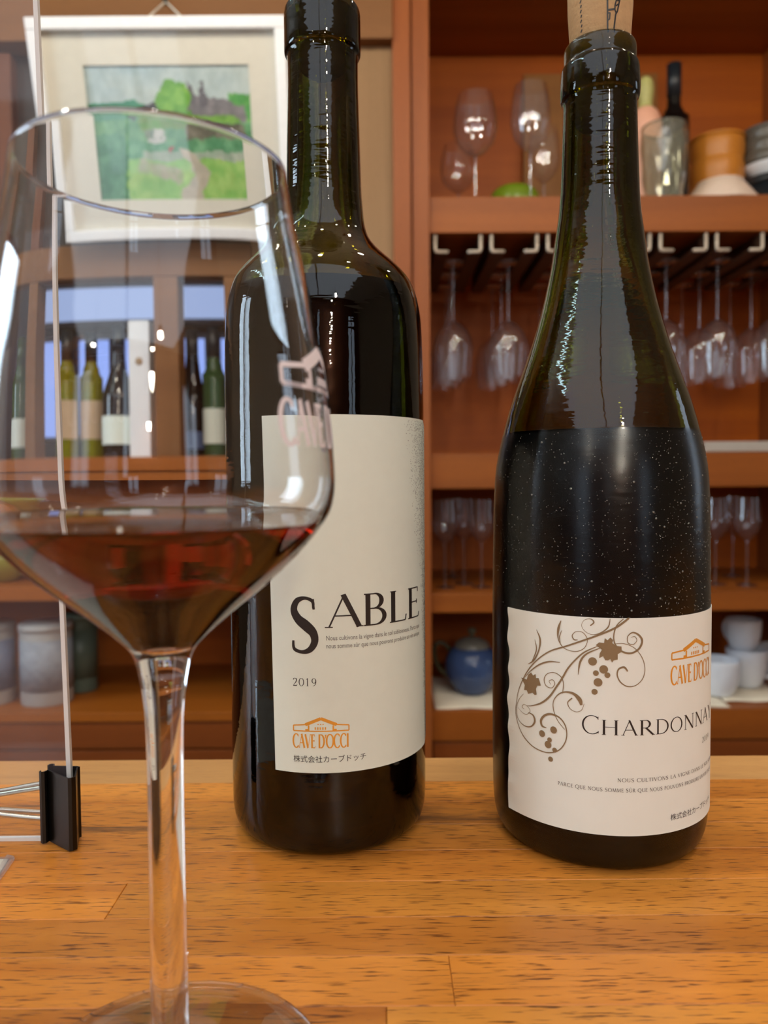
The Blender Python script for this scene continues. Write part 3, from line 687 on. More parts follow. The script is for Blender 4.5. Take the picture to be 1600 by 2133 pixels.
for ch, a_, b_ in (('H', -9.5, -4.2), ('A', -3.2, 2.4), ('R', 3.0, 8.4), ('D', 8.9, 13.7), ('O', 14.5, 19.8), ('N', 20.7, 26.0), ('N', 26.9, 31.9), ('A', 32.1, 37.6), ('Y', 37.8, 43.0)):
    q, a = glyph(ch, .10, .04); vx = [v[0] for v in q.v]; lo, hi = min(vx), max(vx)
    g.add(q, lambda X, Y, lo=lo, hi=hi, a_=a_, b_=b_: (a_+(X-lo)/(hi-lo)*(b_-a_), 48.9+Y*5.1))
g.obj('lettering', inkC, M_ink, lab)
g = text('NOUS CULTIVONS LA VIGNE DANS LE SOL SABLONNEUX,', -4.4, 33.0, 1.25, T=.15, t=.07, width=57, caps=None, sp=.12)
g.add(text('PARCE QUE NOUS SOMME S^R QUE NOUS POUVONS PRODUIRE UN VIN UNIQUE', -24.3, 29.5, 1.25, T=.15, t=.07, width=68, sp=.12), lambda X, Y: (X, Y))
g.add(text('2019', 32.0, 42.0, 2.0, width=7, sp=.1), lambda X, Y: (X, Y))
g.obj('small_lettering', inkC, M_greyink, lab)
builtin('株式会社カーブドッチ', 14.8, 18.6, 2.5, width=26).obj('company_name', inkC, M_ink, lab)
g = winery_logo(14.8, 73.8, 24.0); g.add(text("CAVE D'OCCI", 14.4, 65.2, 6.3, T=.22, t=.07, width=24.5), lambda X, Y: (X, Y))
g.obj('winery_emblem', inkC, M_gold, lab)
# condensation beads below the fill line
def surf_r(prof, z):
    for a, b in zip(prof, prof[1:]):
        if a[1] <= z <= b[1] and a[1] != b[1]: return a[0]+(b[0]-a[0])*(z-a[1])/(b[1]-a[1])
COs = smoothp(mm(CO), 3)
vs, fs = [], []; rd = random.Random(11)
for k in range(4200):
    z = rd.uniform(.0885, .1515); a = rd.uniform(-pi*.62, pi*.62)
    if rd.random() > .25+.75*(.5+.5*sin(a*1.2+.1)): continue
    r = surf_r(COs, z)
    if r is None: continue
    rad = rd.choice([.00008, .0001, .00012, .00015, .0002]) if rd.random() < .985 else .0004
    n = Vector((sin(a), -cos(a), 0)); tt = Vector((cos(a), sin(a), 0)); c = Vector((r*sin(a), -r*cos(a), z))
    b0 = len(vs)
    for (q, h) in ((1, -.05), (.72, .42)):
        for j in range(6):
            th = j*pi/3; vs.append(c+(tt*cos(th)+Vector((0, 0, 1))*sin(th))*rad*q+n*rad*h)
    vs.append(c+n*rad*.6)
    for j in range(6):
        m_ = (j+1) % 6; fs.append((b0+j, b0+m_, b0+6+m_, b0+6+j)); fs.append((b0+6+j, b0+6+m_, b0+12))
M_bead = pbr('water_bead', (108, 110, 106), .08, .9)
cd = raw('condensation', vs, fs, M_bead, bc, True); cd['kind'] = 'stuff'
ck = rev('cork', mm([(0, 268), (9.1, 268), (9.3, 290), (10.9, 296), (11.3, 302), (11.9, 311), (12.1, 326), (11.6, 327), (0, 327)]), M_cork, bc, 40)
g = Ink()
def ln(pts, w_):
    q = []
    for (a, b), (c, d) in zip(pts, pts[1:]):
        q += [(a+(c-a)*k/6, b+(d-b)*k/6) for k in range(6)]
    q.append(pts[-1]); g.quadstrip(q, [w_*1.7]*len(q))
ln([(-.9, 326), (-.7, 311), (-.3, 296)], .35); ln([(8.6, 326), (4.6, 311), (3.2, 304), (2.6, 303), (1.9, 296)], .35); ln([(7.0, 326), (3.5, 311), (2.2, 306), (2.2, 304.5), (2.9, 303)], .3)
ln([(-.5, 304.2), (2.4, 304.7)], .4); ln([(-.3, 303.2), (.4, 303.3), (.3, 301.2), (-.3, 300.8)], .3)
for k in range(5): ln([(2.5+k*.5, 305.8+k*1.7), (3.5+k*.5, 306.5+k*1.7)], .3)
for x_, z_ in ((.8, 308.5), (.9, 310.8), (1.0, 313), (2.0, 311.5)): g.disc(x_, z_, .55, 8)
for k in range(16): ln([(-10.6+.3*(k % 2), 299+k*1.7), (-10.0, 299.9+k*1.7)], .3)
def ckf(x, z):
    P = [(288, 9.2), (296, 10.9), (302, 11.3), (311, 11.9), (326, 12.1), (340, 12.1)]
    r = next(a[1]+(b[1]-a[1])*(z-a[0])/(b[0]-a[0]) for a, b in zip(P, P[1:]) if a[0] <= z <= b[0]); r = (r+.08)/1000; a = x/1000/.0115; return (r*sin(a), -r*cos(a), z/1000)
g.obj('cork_print', ckf, M_ink, ck)

# ------------------------------------------------------------------ the wine glass in front
gl = thing('wine_glass', 'large clear stemmed glass with a little red wine and white winery print, nearest the camera', 'wine glass', (-.0483, .166, TZ))
GO = [(28.0, 200.9), (29.2, 192.5), (30.7, 185), (32.3, 177), (34.1, 167), (35.8, 158), (36.7, 150), (37.5, 141.6), (37.8, 135), (37.4, 131), (36.4, 127.8), (34.4, 124.8), (31.3, 121), (27.0, 116.6), (22.2, 112.4), (16.4, 107.7), (12.3, 104.2), (9.4, 101.5), (7.2, 99.2), (6.0, 96.8), (5.1, 93), (4.4, 88), (4.0, 82), (3.85, 70), (3.9, 50), (4.0, 30), (4.1, 23.5)]
GOs = smoothp(mm(GO), 5)
tw = .0009
# inner wall: offset of the bowl, closing in a rounded bottom
GI = [(27.2, 200.9), (28.4, 192.5), (29.9, 185), (31.5, 177), (33.3, 167), (35.0, 158), (35.9, 150), (36.7, 141.6), (37.0, 135), (36.5, 131.2), (35.4, 128.3), (33.3, 125.4), (30.2, 121.9), (25.8, 117.5), (20.8, 113.3), (15.0, 108.8), (10.6, 105.2), (7.3, 102.4), (4.6, 100.6), (2.2, 99.9), (0, 99.8)]
GIs = smoothp(mm(GI), 5)
lev = .1268
foot = mm([(4.1, 23.5), (4.2, 15), (4.6, 9), (6.0, 5.6), (9.5, 4.0), (18, 2.8), (30, 2.0), (33.4, 2.3), (34.6, 1.8), (34.4, .4), (30, .15), (15, .2), (0, .4)])
foots = smoothp(foot, 3)
innerup = [p for p in GIs if p[1] > lev]
ri = next(a[0]+(b[0]-a[0])*(a[1]-lev)/(a[1]-b[1]) for a, b in zip(GIs, GIs[1:]) if a[1] >= lev >= b[1] and a[1] != b[1])
up = list(reversed(foots))+list(reversed(GOs))[1:]
lip = [(.0279, .2012), (.0276, .2013), (.0273, .2012)]
rev('glass_bowl', up+lip+innerup+[(ri, lev)], M_cl, gl, 128)
wp = list(reversed([(ri, lev)]+[p for p in GIs if p[1] < lev]))
wp_top = [(ri-.0006, lev-.00035), (ri-.0016, lev-.0005), (0, lev-.0005)]
rev('red_wine', wp+wp_top, [M_wi, M_wt], gl, 128, mats=[0]*(len(wp)-1)+[1]*3)
def gs(deg, z):
    zz = z/1000
    for a, b in zip(GOs, GOs[1:]):
        if a[1] >= zz >= b[1] and a[1] != b[1]:
            r = a[0]+(b[0]-a[0])*(a[1]-zz)/(a[1]-b[1]); break
    a = radians(deg); r += .00006; return (r*sin(a), -r*cos(a), zz)
g = winery_logo(0, 0, 1, lw=.028); k0, k1 = 54, 112
G2 = Ink(); G2.add(g, lambda X, Y: (54+X*56, 153.6+Y/.23*8.2)); G2.add(text("CAVE D'OCCI", 0, 0, 1, T=.25, t=.09, width=1.0), lambda X, Y: (51.5+X*61, 142.0+Y*8.6))
G2.obj('winery_print', gs, M_wprint, gl)

# ------------------------------------------------------------------ acrylic screen, binder clip, laminated card
YP = .2865
b_ = atz(156, 1745, TZ+.0006); topx = at(80, 0, YP).x; zt_ = at(80, 0, YP).z+.03
xb = b_.x; sl = (topx-xb)/(at(80, 0, YP).z-TZ)
scr = thing('acrylic_screen', 'clear acrylic counter screen at the left, held upright by a black binder clip', 'screen', (xb, YP, TZ))
hgt = zt_-TZ; xl = -.40
vs = [(xl, 0, .0012), (-.0016, 0, .0012), (sl*hgt-.0016, 0, hgt), (xl, 0, hgt)]
raw('sheet', vs, [(0, 1, 2, 3)], M_acr, scr)
bm = bmesh.new()
def prism(bm, pts2, y0, y1):
    a = [bm.verts.new((x, y0, z)) for x, z in pts2]; b = [bm.verts.new((x, y1, z)) for x, z in pts2]; n = len(pts2)
    bm.faces.new(a); bm.faces.new(b[::-1])
    for k in range(n): bm.faces.new((a[k], b[k], b[(k+1) % n], a[(k+1) % n]))
prism(bm, [(-.0016, .0012), (0, .0012), (sl*hgt, hgt), (sl*hgt-.0016, hgt)], -.001, .001)
prism(bm, [(xl, 0), (0, 0), (0, .0012), (xl, .0012)], -.001, .001)
bmobj('polished_edge', bm, M_acre, scr)
# clip: sprung steel body open at the jaws
ch = .0277
A_ = atz(166, 1596, TZ+ch); B_ = atz(149, 1621, TZ+ch); C_ = atz(83, 1614, TZ+ch); D_ = atz(90, 1607, TZ+ch)
cl = thing('binder_clip', 'black binder clip with nickel wire handles gripping the foot of the acrylic screen', 'binder clip', (B_.x, YP, TZ))
def loc2(p): return (p.x-B_.x, p.y-YP)
a2, b2, c2, d2 = loc2(A_), loc2(B_), loc2(C_), loc2(D_)
jaw = -.0016
c2 = (c2[0], jaw-.0004); d2 = (c2[0]+.0004, -jaw+.0004)
path = []
for k in range(5):                                           # front curl around the wire
    th = radians(-200+k*52); path.append((c2[0]-.0006+.0011*cos(th), c2[1]-.0011+.0011*sin(th)))
path += [(c2[0]+.0008, c2[1]), ((c2[0]+b2[0])/2, (c2[1]+b2[1])/2-.0002), (b2[0]-.0012, b2[1]), (b2[0]-.0003, b2[1]+.0004), (b2[0]+.0006, b2[1]+.0016), (a2[0]-.0005, a2[1]-.0012), (a2[0], a2[1]-.0004), (a2[0]-.0008, a2[1]), ((d2[0]+a2[0])/2, (d2[1]+a2[1])/2), (d2[0]+.0008, d2[1])]
for k in range(5):
    th = radians(-8+k*52); path.append((d2[0]-.0006+.0011*cos(th), d2[1]+.0011-.0011*cos(th)*0+.0011*sin(th)-.0011*0))
bm = bmesh.new(); th_ = .00025
n = len(path); ol, il = [], []
for i in range(n):
    x0_, y0_ = path[max(i-1, 0)]; x1_, y1_ = path[min(i+1, n-1)]; dx, dy = x1_-x0_, y1_-y0_; l = math.hypot(dx, dy)
    nx, ny = -dy/l*th_, dx/l*th_; ol.append((path[i][0]+nx, path[i][1]+ny)); il.append((path[i][0]-nx, path[i][1]-ny))
nz_ = 8; grid = []
for side in (ol, il):
    grid.append([[bm.verts.new((x, y, .0006+(ch-.0006)*j/nz_)) for x, y in side] for j in range(nz_+1)])
skip = {(j, i) for j in (2, 5) for i in (range(0, 4))}
for gsd, sgn in ((grid[0], 1), (grid[1], -1)):
    for j in range(nz_):
        for i in range(n-1): bm.faces.new((gsd[j][i], gsd[j][i+1], gsd[j+1][i+1], gsd[j+1][i])[::sgn])
for j in (0, nz_):
    for i in range(n-1): bm.faces.new((grid[0][j][i], grid[0][j][i+1], grid[1][j][i+1], grid[1][j][i]))
for i in (0, n-1):
    for j in range(nz_): bm.faces.new((grid[0][j][i], grid[0][j+1][i], grid[1][j+1][i], grid[1][j][i]))
bmobj('clip_body', bm, M_blk, cl)
for sgn in (-1, 1):
    bm = bmesh.new(); y_ = c2[1]-.0011 if sgn < 0 else d2[1]+.0011; xx = c2[0]-.0006; yo = sgn*.0026; y_ = yo
    pts = smoothp([(xx, y_, .0045), (xx+.0001, yo-.0002*sgn, .0085), (xx-.0008, yo, .0094), (xx-.008, yo-sgn*.0003, .0100), (xx-.018, yo-sgn*.0007, .0110), (xx-.027, yo-sgn*.001, .0115), (xx-.0305, yo-sgn*.001, .0135), (xx-.0305, yo-sgn*.001, .0150), (xx-.027, yo-sgn*.001, .0172), (xx-.018, yo-sgn*.0007, .0183), (xx-.008, yo-sgn*.0003, .0200), (xx-.0008, yo, .0212), (xx+.0001, yo-.0002*sgn, .0218), (xx, y_, .0250)], 4)
    tube(bm, pts, .0009, 10); bmobj('wire_handle', bm, M_steel, cl, True)
# laminated card
c0 = atz(37, 1784, TZ); c1 = atz(0, 1842, TZ)
dv = (c1-c0); dv.z = 0; dv.normalize(); lv = Vector((-1, 0.03, 0)).normalized()
card = thing('laminated_card', 'white laminated card with clear rounded border lying at the left edge of the counter', 'card', (c0.x, c0.y, TZ))
def cardpoly(ins, z, rad, mat, name):
    o = lv*ins+dv*ins*1.1; W_, H_ = .15-2*ins, .10-2*ins; P = []
    cs = [(0, 0, 0), (W_, 0, 1), (W_, H_, 2), (0, H_, 3)]
    for (u, v, q) in cs:
        su = 1 if u == 0 else -1; sv = 1 if v == 0 else -1
        arcp = []
        for k in range(6):
            t_ = k/5*pi/2; arcp.append((u+su*rad*(1-sin(t_)), v+sv*rad*(1-cos(t_))))
        if q in (0, 2): arcp = arcp
        else: arcp = arcp[::-1]
        P += arcp
    pts = [o+lv*u+dv*v for u, v in P]; n = len(pts)
    vs = [(p.x, p.y, z) for p in pts]+[(p.x, p.y, z-.00012) for p in pts]
    fs = [tuple(range(n)), tuple(range(2*n-1, n-1, -1))]+[(k, k+n, (k+1) % n+n, (k+1) % n) for k in range(n)]
    bm = bmesh.new(); V = [bm.verts.new(v) for v in vs]
    for f in fs: bm.faces.new([V[i] for i in f])
    bmesh.ops.triangulate(bm, faces=[f for f in bm.faces if len(f.verts) > 4]); return bmobj(name, bm, mat, card)
cardpoly(0, .0007, .004, M_lam, 'laminate'); cardpoly(.0022, .00035, .0003, M_paper, 'paper_sheet')
# ------------------------------------------------------------------ hung picture
def hung():
    A = at(58, 40, 1.55); B = at(596, 38, 1.55); Cc = at(88, 497, 1.665); D = at(590, 497, 1.665)
    O = (Cc+D)/2; O.x = ((A+B)/2).x; ux = Vector((1, 0, 0)); vz = ((A+B)/2-O); Hh = vz.length; vz.normalize(); ux = (ux-vz*ux.dot(vz)).normalized(); nn = ux.cross(vz)
    Wd = (B-A).length
    t = thing('framed_picture', 'watercolour of a farmhouse among trees in a white frame, hung from the beam', 'picture', O)
    t.rotation_euler = Matrix((ux, vz, nn)).transposed().to_euler()
    hw = Wd/2; fw = .022
    bm = bmesh.new()
    for (a, b, c, d) in ((-hw, hw, 0, fw), (-hw, hw, Hh-fw, Hh), (-hw, -hw+fw, fw, Hh-fw), (hw-fw, hw, fw, Hh-fw)):
        box(bm, a, b, c, d, 0, .022, .003)
    bmobj('frame', bm, M_frame, t)
    boxo('backing', -hw+.002, hw-.002, .002, Hh-.002, -.004, -.001, M_cream, t)
    l, r_, bo, to = -hw+.195*Wd, -hw+.845*Wd, .19*Hh, .80*Hh
    bm = bmesh.new()
    for (a, b, c, d) in ((-hw+fw, hw-fw, fw, bo), (-hw+fw, hw-fw, to, Hh-fw), (-hw+fw, l, bo, to), (r_, hw-fw, bo, to)): box(bm, a, b, c, d, .004, .0065)
    bmobj('mat_board', bm, M_cream, t)
    # painting: flat print, colour per vertex
    nx_, ny_ = 190, 150; vs, fs, cols = [], [], []
    rd = random.Random(5); gn = [[rd.random() for _ in range(64)] for _ in range(64)]
    def vn(x, y):
        xi, yi = int(math.floor(x)), int(math.floor(y)); fx, fy = x-xi, y-yi; fx = fx*fx*(3-2*fx); fy = fy*fy*(3-2*fy)
        q = lambda i, j: gn[i % 64][j % 64]
        return (q(xi, yi)*(1-fx)+q(xi+1, yi)*fx)*(1-fy)+(q(xi, yi+1)*(1-fx)+q(xi+1, yi+1)*fx)*fy
    def fb(x, y): return .5*vn(x, y)+.3*vn(2*x+7, 2*y+3)+.2*vn(4*x+1, 4*y+9)
    def mixc(a, b, t_): t_ = max(0, min(1, t_)); return tuple(p+(q-p)*t_ for p, q in zip(a, b))
    def pc(u, v):
        wx = u+.07*(fb(u*11, v*11)-.5)+.03*(fb(u*30+5, v*30)-.5); wy = v+.08*(fb(u*10+20, v*10)-.5)+.03*(fb(u*30+9, v*30+4)-.5); n = (fb(u*16, v*16)-.5)*2.6+.5
        c = mixc((196, 206, 200), (168, 190, 196), fb(u*3, v*5)*1.2)
        if wy < .70+.03*sin(u*7) and wx < .45: c = mixc((70, 138, 108), (96, 160, 130), n)
        if wx > .86 and wy < .80: c = mixc((84, 156, 84), (120, 180, 96), n)
        if wy < .60: c = mixc((84, 142, 100), (118, 172, 122), n)
        if .26 < wx < .48 and .60+(wx-.26)*.5 < wy < .66+(wx-.26)*.55: c = (88, 84, 84)
        if .44 < wx < .95 and .60 < wy < .78-(abs(wx-.66)*.22): c = mixc((120, 118, 122), (146, 142, 144), n)
        for tx in (.62, .70):
            if abs(wx-tx) < .022-(.02*max(0, (wy-.80)/.08)) and .70 < wy < .88: c = (112, 110, 116)
        if ((wx-.52)/.10)**2+((wy-.76)/.13)**2 < 1: c = mixc((110, 168, 72), (142, 194, 88), n)
        if .30 < wx < .62 and .54 < wy < .66: c = mixc((96, 150, 66), (130, 150, 96), n)
        if .62 < wx < .90 and .58 < wy < .63: c = mixc((128, 176, 84), (104, 150, 76), n)
        if .60 < wx < .94 and .46 < wy < .575: c = mixc((92, 92, 78), (130, 126, 112), n)
        if .33 < wx < .46 and .40 < wy < .54: c = mixc((188, 190, 184), (110, 130, 110), (n-.3)*2)
        if wy < .44: c = mixc((72, 140, 96), (112, 172, 128), n)
        if wy < .36 and wx > .30: c = mixc((150, 170, 150), (176, 184, 168), n)
        if wy < .30: c = mixc((128, 186, 92), (160, 200, 110), n)
        if wx < .20 and wy < .5: c = mixc((64, 128, 92), (96, 156, 118), n)
        if .28 < wx < .55 and abs(wy-(.25-.25*(wx-.3))) < .05: c = mixc((176, 172, 150), (150, 168, 120), n)
        pth = .78-abs(wy-.2)*.6 if wy > .05 else .7
        if wy < .38 and abs(wx-pth+.10) < .03+.12*max(0, .36-wy): c = mixc((196, 186, 168), (178, 172, 156), n)
        if abs(wx-.50) < .012 and .36 < wy < .40: c = (170, 80, 66)
        g_ = (fb(u*26+31, v*12+17)-.5)*34
        return tuple(min(250, max(10, q+g_)) for q in c)
    for j in range(ny_+1):
        for i in range(nx_+1):
            u, v = i/nx_, j/ny_; vs.append((l-.004+(r_-l+.008)*u, bo-.004+(to-bo+.008)*v, .0025)); cols.append(lin(pc(u, v)))
    W_ = nx_+1
    for j in range(ny_):
        for i in range(nx_): fs.append((j*W_+i, j*W_+i+1, (j+1)*W_+i+1, (j+1)*W_+i))
    m, nt, out = newmat('watercolour_print'); b = N(nt, 'BsdfPrincipled'); b.inputs['Roughness'].default_value = .8
    at_ = N(nt, 'VertexColor'); at_.layer_name = 'Col'; nt.links.new(at_.outputs[0], b.inputs['Base Color']); nt.links.new(b.outputs[0], out.inputs[0])
    o = raw('painting', vs, fs, m, t)
    ca = o.data.color_attributes.new('Col', 'FLOAT_COLOR', 'POINT')
    for k, c in enumerate(cols): ca.data[k].color = (*c, 1)
    boxo('glazing', -hw+fw, hw-fw, fw, Hh-fw, .012, .0125, thin('picture_glazing', (.97, .97, .97), 1.45, boost=.6), t)
    Mx = Matrix.Translation(O) @ Matrix((ux, vz, nn)).transposed().to_4x4(); inv = Mx.inverted()
    nail = at(345, 3, YC-.036)
    n_ = nail
    bm = bmesh.new(); tube(bm, [inv @ at(280, 62, 1.60), inv @ n_, inv @ at(405, 62, 1.60)], .0022, 6); bmobj('hanging_string', bm, M_cream, t)
    bm = bmesh.new(); tube(bm, [(0, 0, 0), (0, -.012, .002)], [.003, .003], 8); tube(bm, [(0, -.012, .002), (0, -.013, .002)], [.006, .006], 8)
    nb = bmobj('picture_nail', bm, M_blk); nb.location = n_+Vector((0, .008, 0)); tag(nb, 'small dark nail in the beam holding the picture string', 'nail')
hung()

# ------------------------------------------------------------------ stemware in the cabinet
def stemglass(name, label, cat, loc, H_, bw, bh, inv=False, group=None, rim=.8, mat=None):
    """thin stemmed glass: height H_, bowl width bw, bowl height bh; inv = hangs by its foot, loc = foot"""
    t = thing(name, label, cat, loc, group); mat = mat or M_thin; R_ = bw/2; zb = H_-bh
    s = -1 if inv else 1
    bowl = [(.003, zb), (R_*.35, zb+bh*.05), (R_*.78, zb+bh*.20), (R_*.98, zb+bh*.40), (R_, zb+bh*.52), (R_*.94, zb+bh*.75), (R_*rim, H_)]
    b = smoothp([(r, s*z) for r, z in bowl], 4)
    rev('bowl', b, mat, t, 32)
    st = [(.0035, s*.006), (.0028, s*.02), (.0028, s*(zb-.012)), (.004, s*zb)]
    rev('stem', st, mat, t, 12)
    rev('foot', [(.001, s*.007), (.006, s*.005), (R_*.5, s*.003), (R_*.82, s*.0015), (R_*.82, 0), (0, 0)], mat, t, 32)
    return t
def onshelf(px, Y, z): p = at(px, 1000, Y); return (p.x, Y, z)
z0 = SH[0]
stemglass('stemmed_glass', 'large balloon wine glass at the left end of the top shelf, by the stile', 'wine glass', onshelf(992, 1.775, z0), .25, .098, .134)
stemglass('stemmed_glass', 'smaller stemmed glass half hidden behind the leftmost balloon glass on the top shelf', 'wine glass', onshelf(957, 1.93, z0), .205, .088, .112)
stemglass('stemmed_glass', 'tall wine glass with pale stem rising in front of the green dish', 'wine glass', onshelf(1105, 1.738, z0), .252, .088, .143)
stemglass('stemmed_glass', 'stemmed glass behind the green dish, nearest the dark bottle neck', 'wine glass', onshelf(1133, 1.93, z0), .245, .08, .13)
p = onshelf(1072, 1.838, z0)
M_green = pbr('green_glaze', (104, 128, 26), .25)
t = thing('green_dish', 'olive green dish resting upside down behind the tall wine glass, top shelf', 'dish', p)
rev('dish_body', smoothp([(.057, .001), (.060, 0), (.061, .003), (.060, .034), (.054, .054), (.041, .066), (.022, .072), (.020, .074), (0, .074)], 2), M_green, t, 40)
# leaning board
bm = bmesh.new(); a = at(1092, 152, 2.12); b = at(1372, 152, 2.12)
box(bm, a.x, b.x, 2.125, 2.15, z0+.001, a.z, .002); o = bmobj('wooden_board', bm, wood('tan_board', (140, 92, 40), (158, 106, 50), 'X', .4, .5, .2)); tag(o, 'plain tan wooden board standing against the cabinet back behind the stemware', 'board')
# bottles at the top right
def plainbottle(name, label, loc, H_, R_, rn, shoulder, m_body, m_caps, caplen, group=None, lab=None, conical=False, labm=None, fillm=None):
    t = thing(name, label, 'bottle', loc, group)
    hs = H_*shoulder
    if conical:
        P = [(0, 0), (R_*.92, 0), (R_, .006), (R_, hs), (R_*.9, hs+.022), (R_*.66, hs+.05), (rn*1.25, hs+.085), (rn, H_*.86), (rn, H_), (0, H_)]
    else:
        P = [(0, 0), (R_*.92, 0), (R_, .006), (R_, hs-.004), (R_*.96, hs+.008), (R_*.72, hs+.024), (rn*1.3, hs+.036), (rn, hs+.052), (rn, H_), (0, H_)]
    q = [P[0], P[1]]+smoothp(P[2:-1], 3)+[P[-1]]
    rev('bottle_glass', q, m_body, t, 32)
    rev('capsule', [(rn+.0004, H_-caplen), (rn+.0008, H_-caplen), (rn+.001, H_+.001), (0, H_+.001)], m_caps, t, 24)
    if lab:
        z0_, z1_ = lab; vs, fs = [], []; n = 24
        for j in (0, 1):
            for k in range(n+1):
                a_ = radians(-80+160*k/n); vs.append(((R_+.0006)*sin(a_), -(R_+.0006)*cos(a_), (z0_, z1_)[j]))
        for k in range(n): fs.append((k, k+1, n+2+k, n+1+k))
        raw('paper_label', vs, fs, labm or M_paper, t, True)
    return t
M_dkb = pbr('dark_bottle_glass', (16, 18, 18), .06, .6)
M_ygb = pbr('yellow_green_bottle_glass', (170, 168, 30), .08, .6); M_ygb.node_tree.nodes['Principled BSDF'].inputs['Transmission Weight'].default_value = .55  # yellow-green raised to stand in for light from behind
M_gnb = pbr('green_bottle_glass', (70, 110, 60), .08, .6); M_gnb.node_tree.nodes['Principled BSDF'].inputs['Transmission Weight'].default_value = .5
plainbottle('wine_bottle', 'dark bottle with black capsule behind the faceted glass pail on the top shelf', onshelf(1398, 1.885, z0), .374, .036, .0160, .62, M_dkb, M_blkp, .075)
M_pink = pbr('pink_wrap', (226, 168, 140), .5); M_pg = pbr('pale_green_wrap', (176, 172, 104), .5, var=(120, .25))
t = thing('wrapped_bottle', 'stout bottle with pink shoulders and pale green foil top, right of the sloping bottle neck', 'bottle', onshelf(1340, 1.832, z0))
rev('body', smoothp([(0, 0), (.033, 0), (.036, .01), (.037, .19), (.035, .215), (.028, .236), (.018, .246)], 3), M_pink, t, 32)
rev('foil_top', smoothp([(.018, .246), (.015, .256), (.017, .275), (.018, .295), (.015, .310), (.008, .318), (0, .320)], 3), M_pg, t, 24)
# faceted glass pail
M_pail = thin('smoky_cut_glass', (.80, .80, .68), 1.6, haze=.22, hcol=(.42, .42, .34), boost=2.2, rough=.12)
t = thing('cut_glass_pail', 'smoky cut-glass ice pail between the pink bottle and the amber container', 'ice pail', onshelf(1378, 1.745, z0))
vs, fs, _ = [], [], 0; n = 20; lv_ = [(.038, 0), (.040, .022), (.044, .055), (.046, .09), (.048, .122), (.049, .145), (.047, .162)]
for j, (r, z) in enumerate(lv_):
    for k in range(n):
        a_ = 2*pi*(k+.5*(j % 2))/n; rr_ = r+(.002 if (k+j) % 2 else 0); vs.append((rr_*cos(a_), rr_*sin(a_), z))
for j in range(len(lv_)-1):
    for k in range(n):
        o_ = j % 2; a0, a1 = j*n+k, j*n+(k+1) % n; b0, b1 = (j+1)*n+k, (j+1)*n+(k+1) % n
        if o_: fs += [(a0, a1, b1), (a0, b1, b0)]
        else: fs += [(a0, a1, b0), (a1, b1, b0)]
fs.append(tuple(range(n-1, -1, -1))); raw('pail_body', vs, fs, M_pail, t)
rev('rim', [(.045, .161), (.049, .161), (.049, .165), (.045, .165), (.045, .161)], M_pail, t, 32)
# stacked ribbed containers and plates
def stack(name, label, loc, R_, n, h, mat, cat='container'):
    t = thing(name, label, cat, loc); P = [(0, 0)]
    for k in range(n): P += [(R_*.94, k*h), (R_, k*h+h*.25), (R_, k*h+h*.75), (R_*.95, k*h+h*.97)]
    P += [(R_*.5, n*h+.002), (0, n*h+.002)]
    rev('container_body', P, mat, t, 40)
    rev('lid_edge', [(R_*.95, n*h-.006), (R_*1.02, n*h-.006), (R_*1.02, n*h), (R_*.95, n*h+.002)], mat, t, 40); return t
M_amb = pbr('amber_lacquer', (196, 126, 44), .4, var=(30, .1)); M_gry = pbr('dark_grey_glaze', (92, 88, 80), .3, var=(50, .25))
stack('ribbed_container', 'amber ribbed wooden container behind the white plate on the top shelf', onshelf(1487, 1.95, z0), .064, 4, .056, M_amb)
stack('ribbed_container', 'dark grey ribbed container at the right edge above a small white plate', onshelf(1592, 1.93, z0+.149), .060, 3, .029, M_gry)
def plate(name, label, loc, R_, h, mat, inv=False):
    t = thing(name, label, 'plate', loc)
    P = [(0, .003), (R_*.5, .003), (R_*.52, 0), (R_*.56, 0), (R_*.6, .005), (R_, h), (R_-.001, h+.003), (R_*.62, .009), (0, .007)]
    if inv: P = [(r, h+.003-z) for r, z in P]
    rev('plate_body', P, mat, t, 48); rev('foot_ring', [(R_*.52, h+.003), (R_*.52, h+.006), (R_*.56, h+.006), (R_*.56, h+.003)] if inv else [(R_*.52, 0), (R_*.56, 0), (R_*.56, .002)], mat, t, 40); return t
M_pl = pbr('cream_plate', (212, 190, 172), .25)
plate('plate', 'cream plate lying upside down before the amber container on the top shelf', onshelf(1494, 1.79, z0), .090, .052, M_pl, True)
plate('plate', 'white plate under the dark grey container at the right edge', onshelf(1604, 1.93, z0+.1155), .078, .028, M_white)
t = thing('lacquer_box', 'tall black lacquer box under the white plate at the right edge', 'box', onshelf(1600, 1.93, z0)); rev('lid', [(.070, .095), (.071, .095), (.071, .115), (0, .115)], M_blkp, t, 40); rev('box_body', [(0, 0), (.066, 0), (.069, .004), (.069, .095), (0, .095)], M_blkp, t, 40)

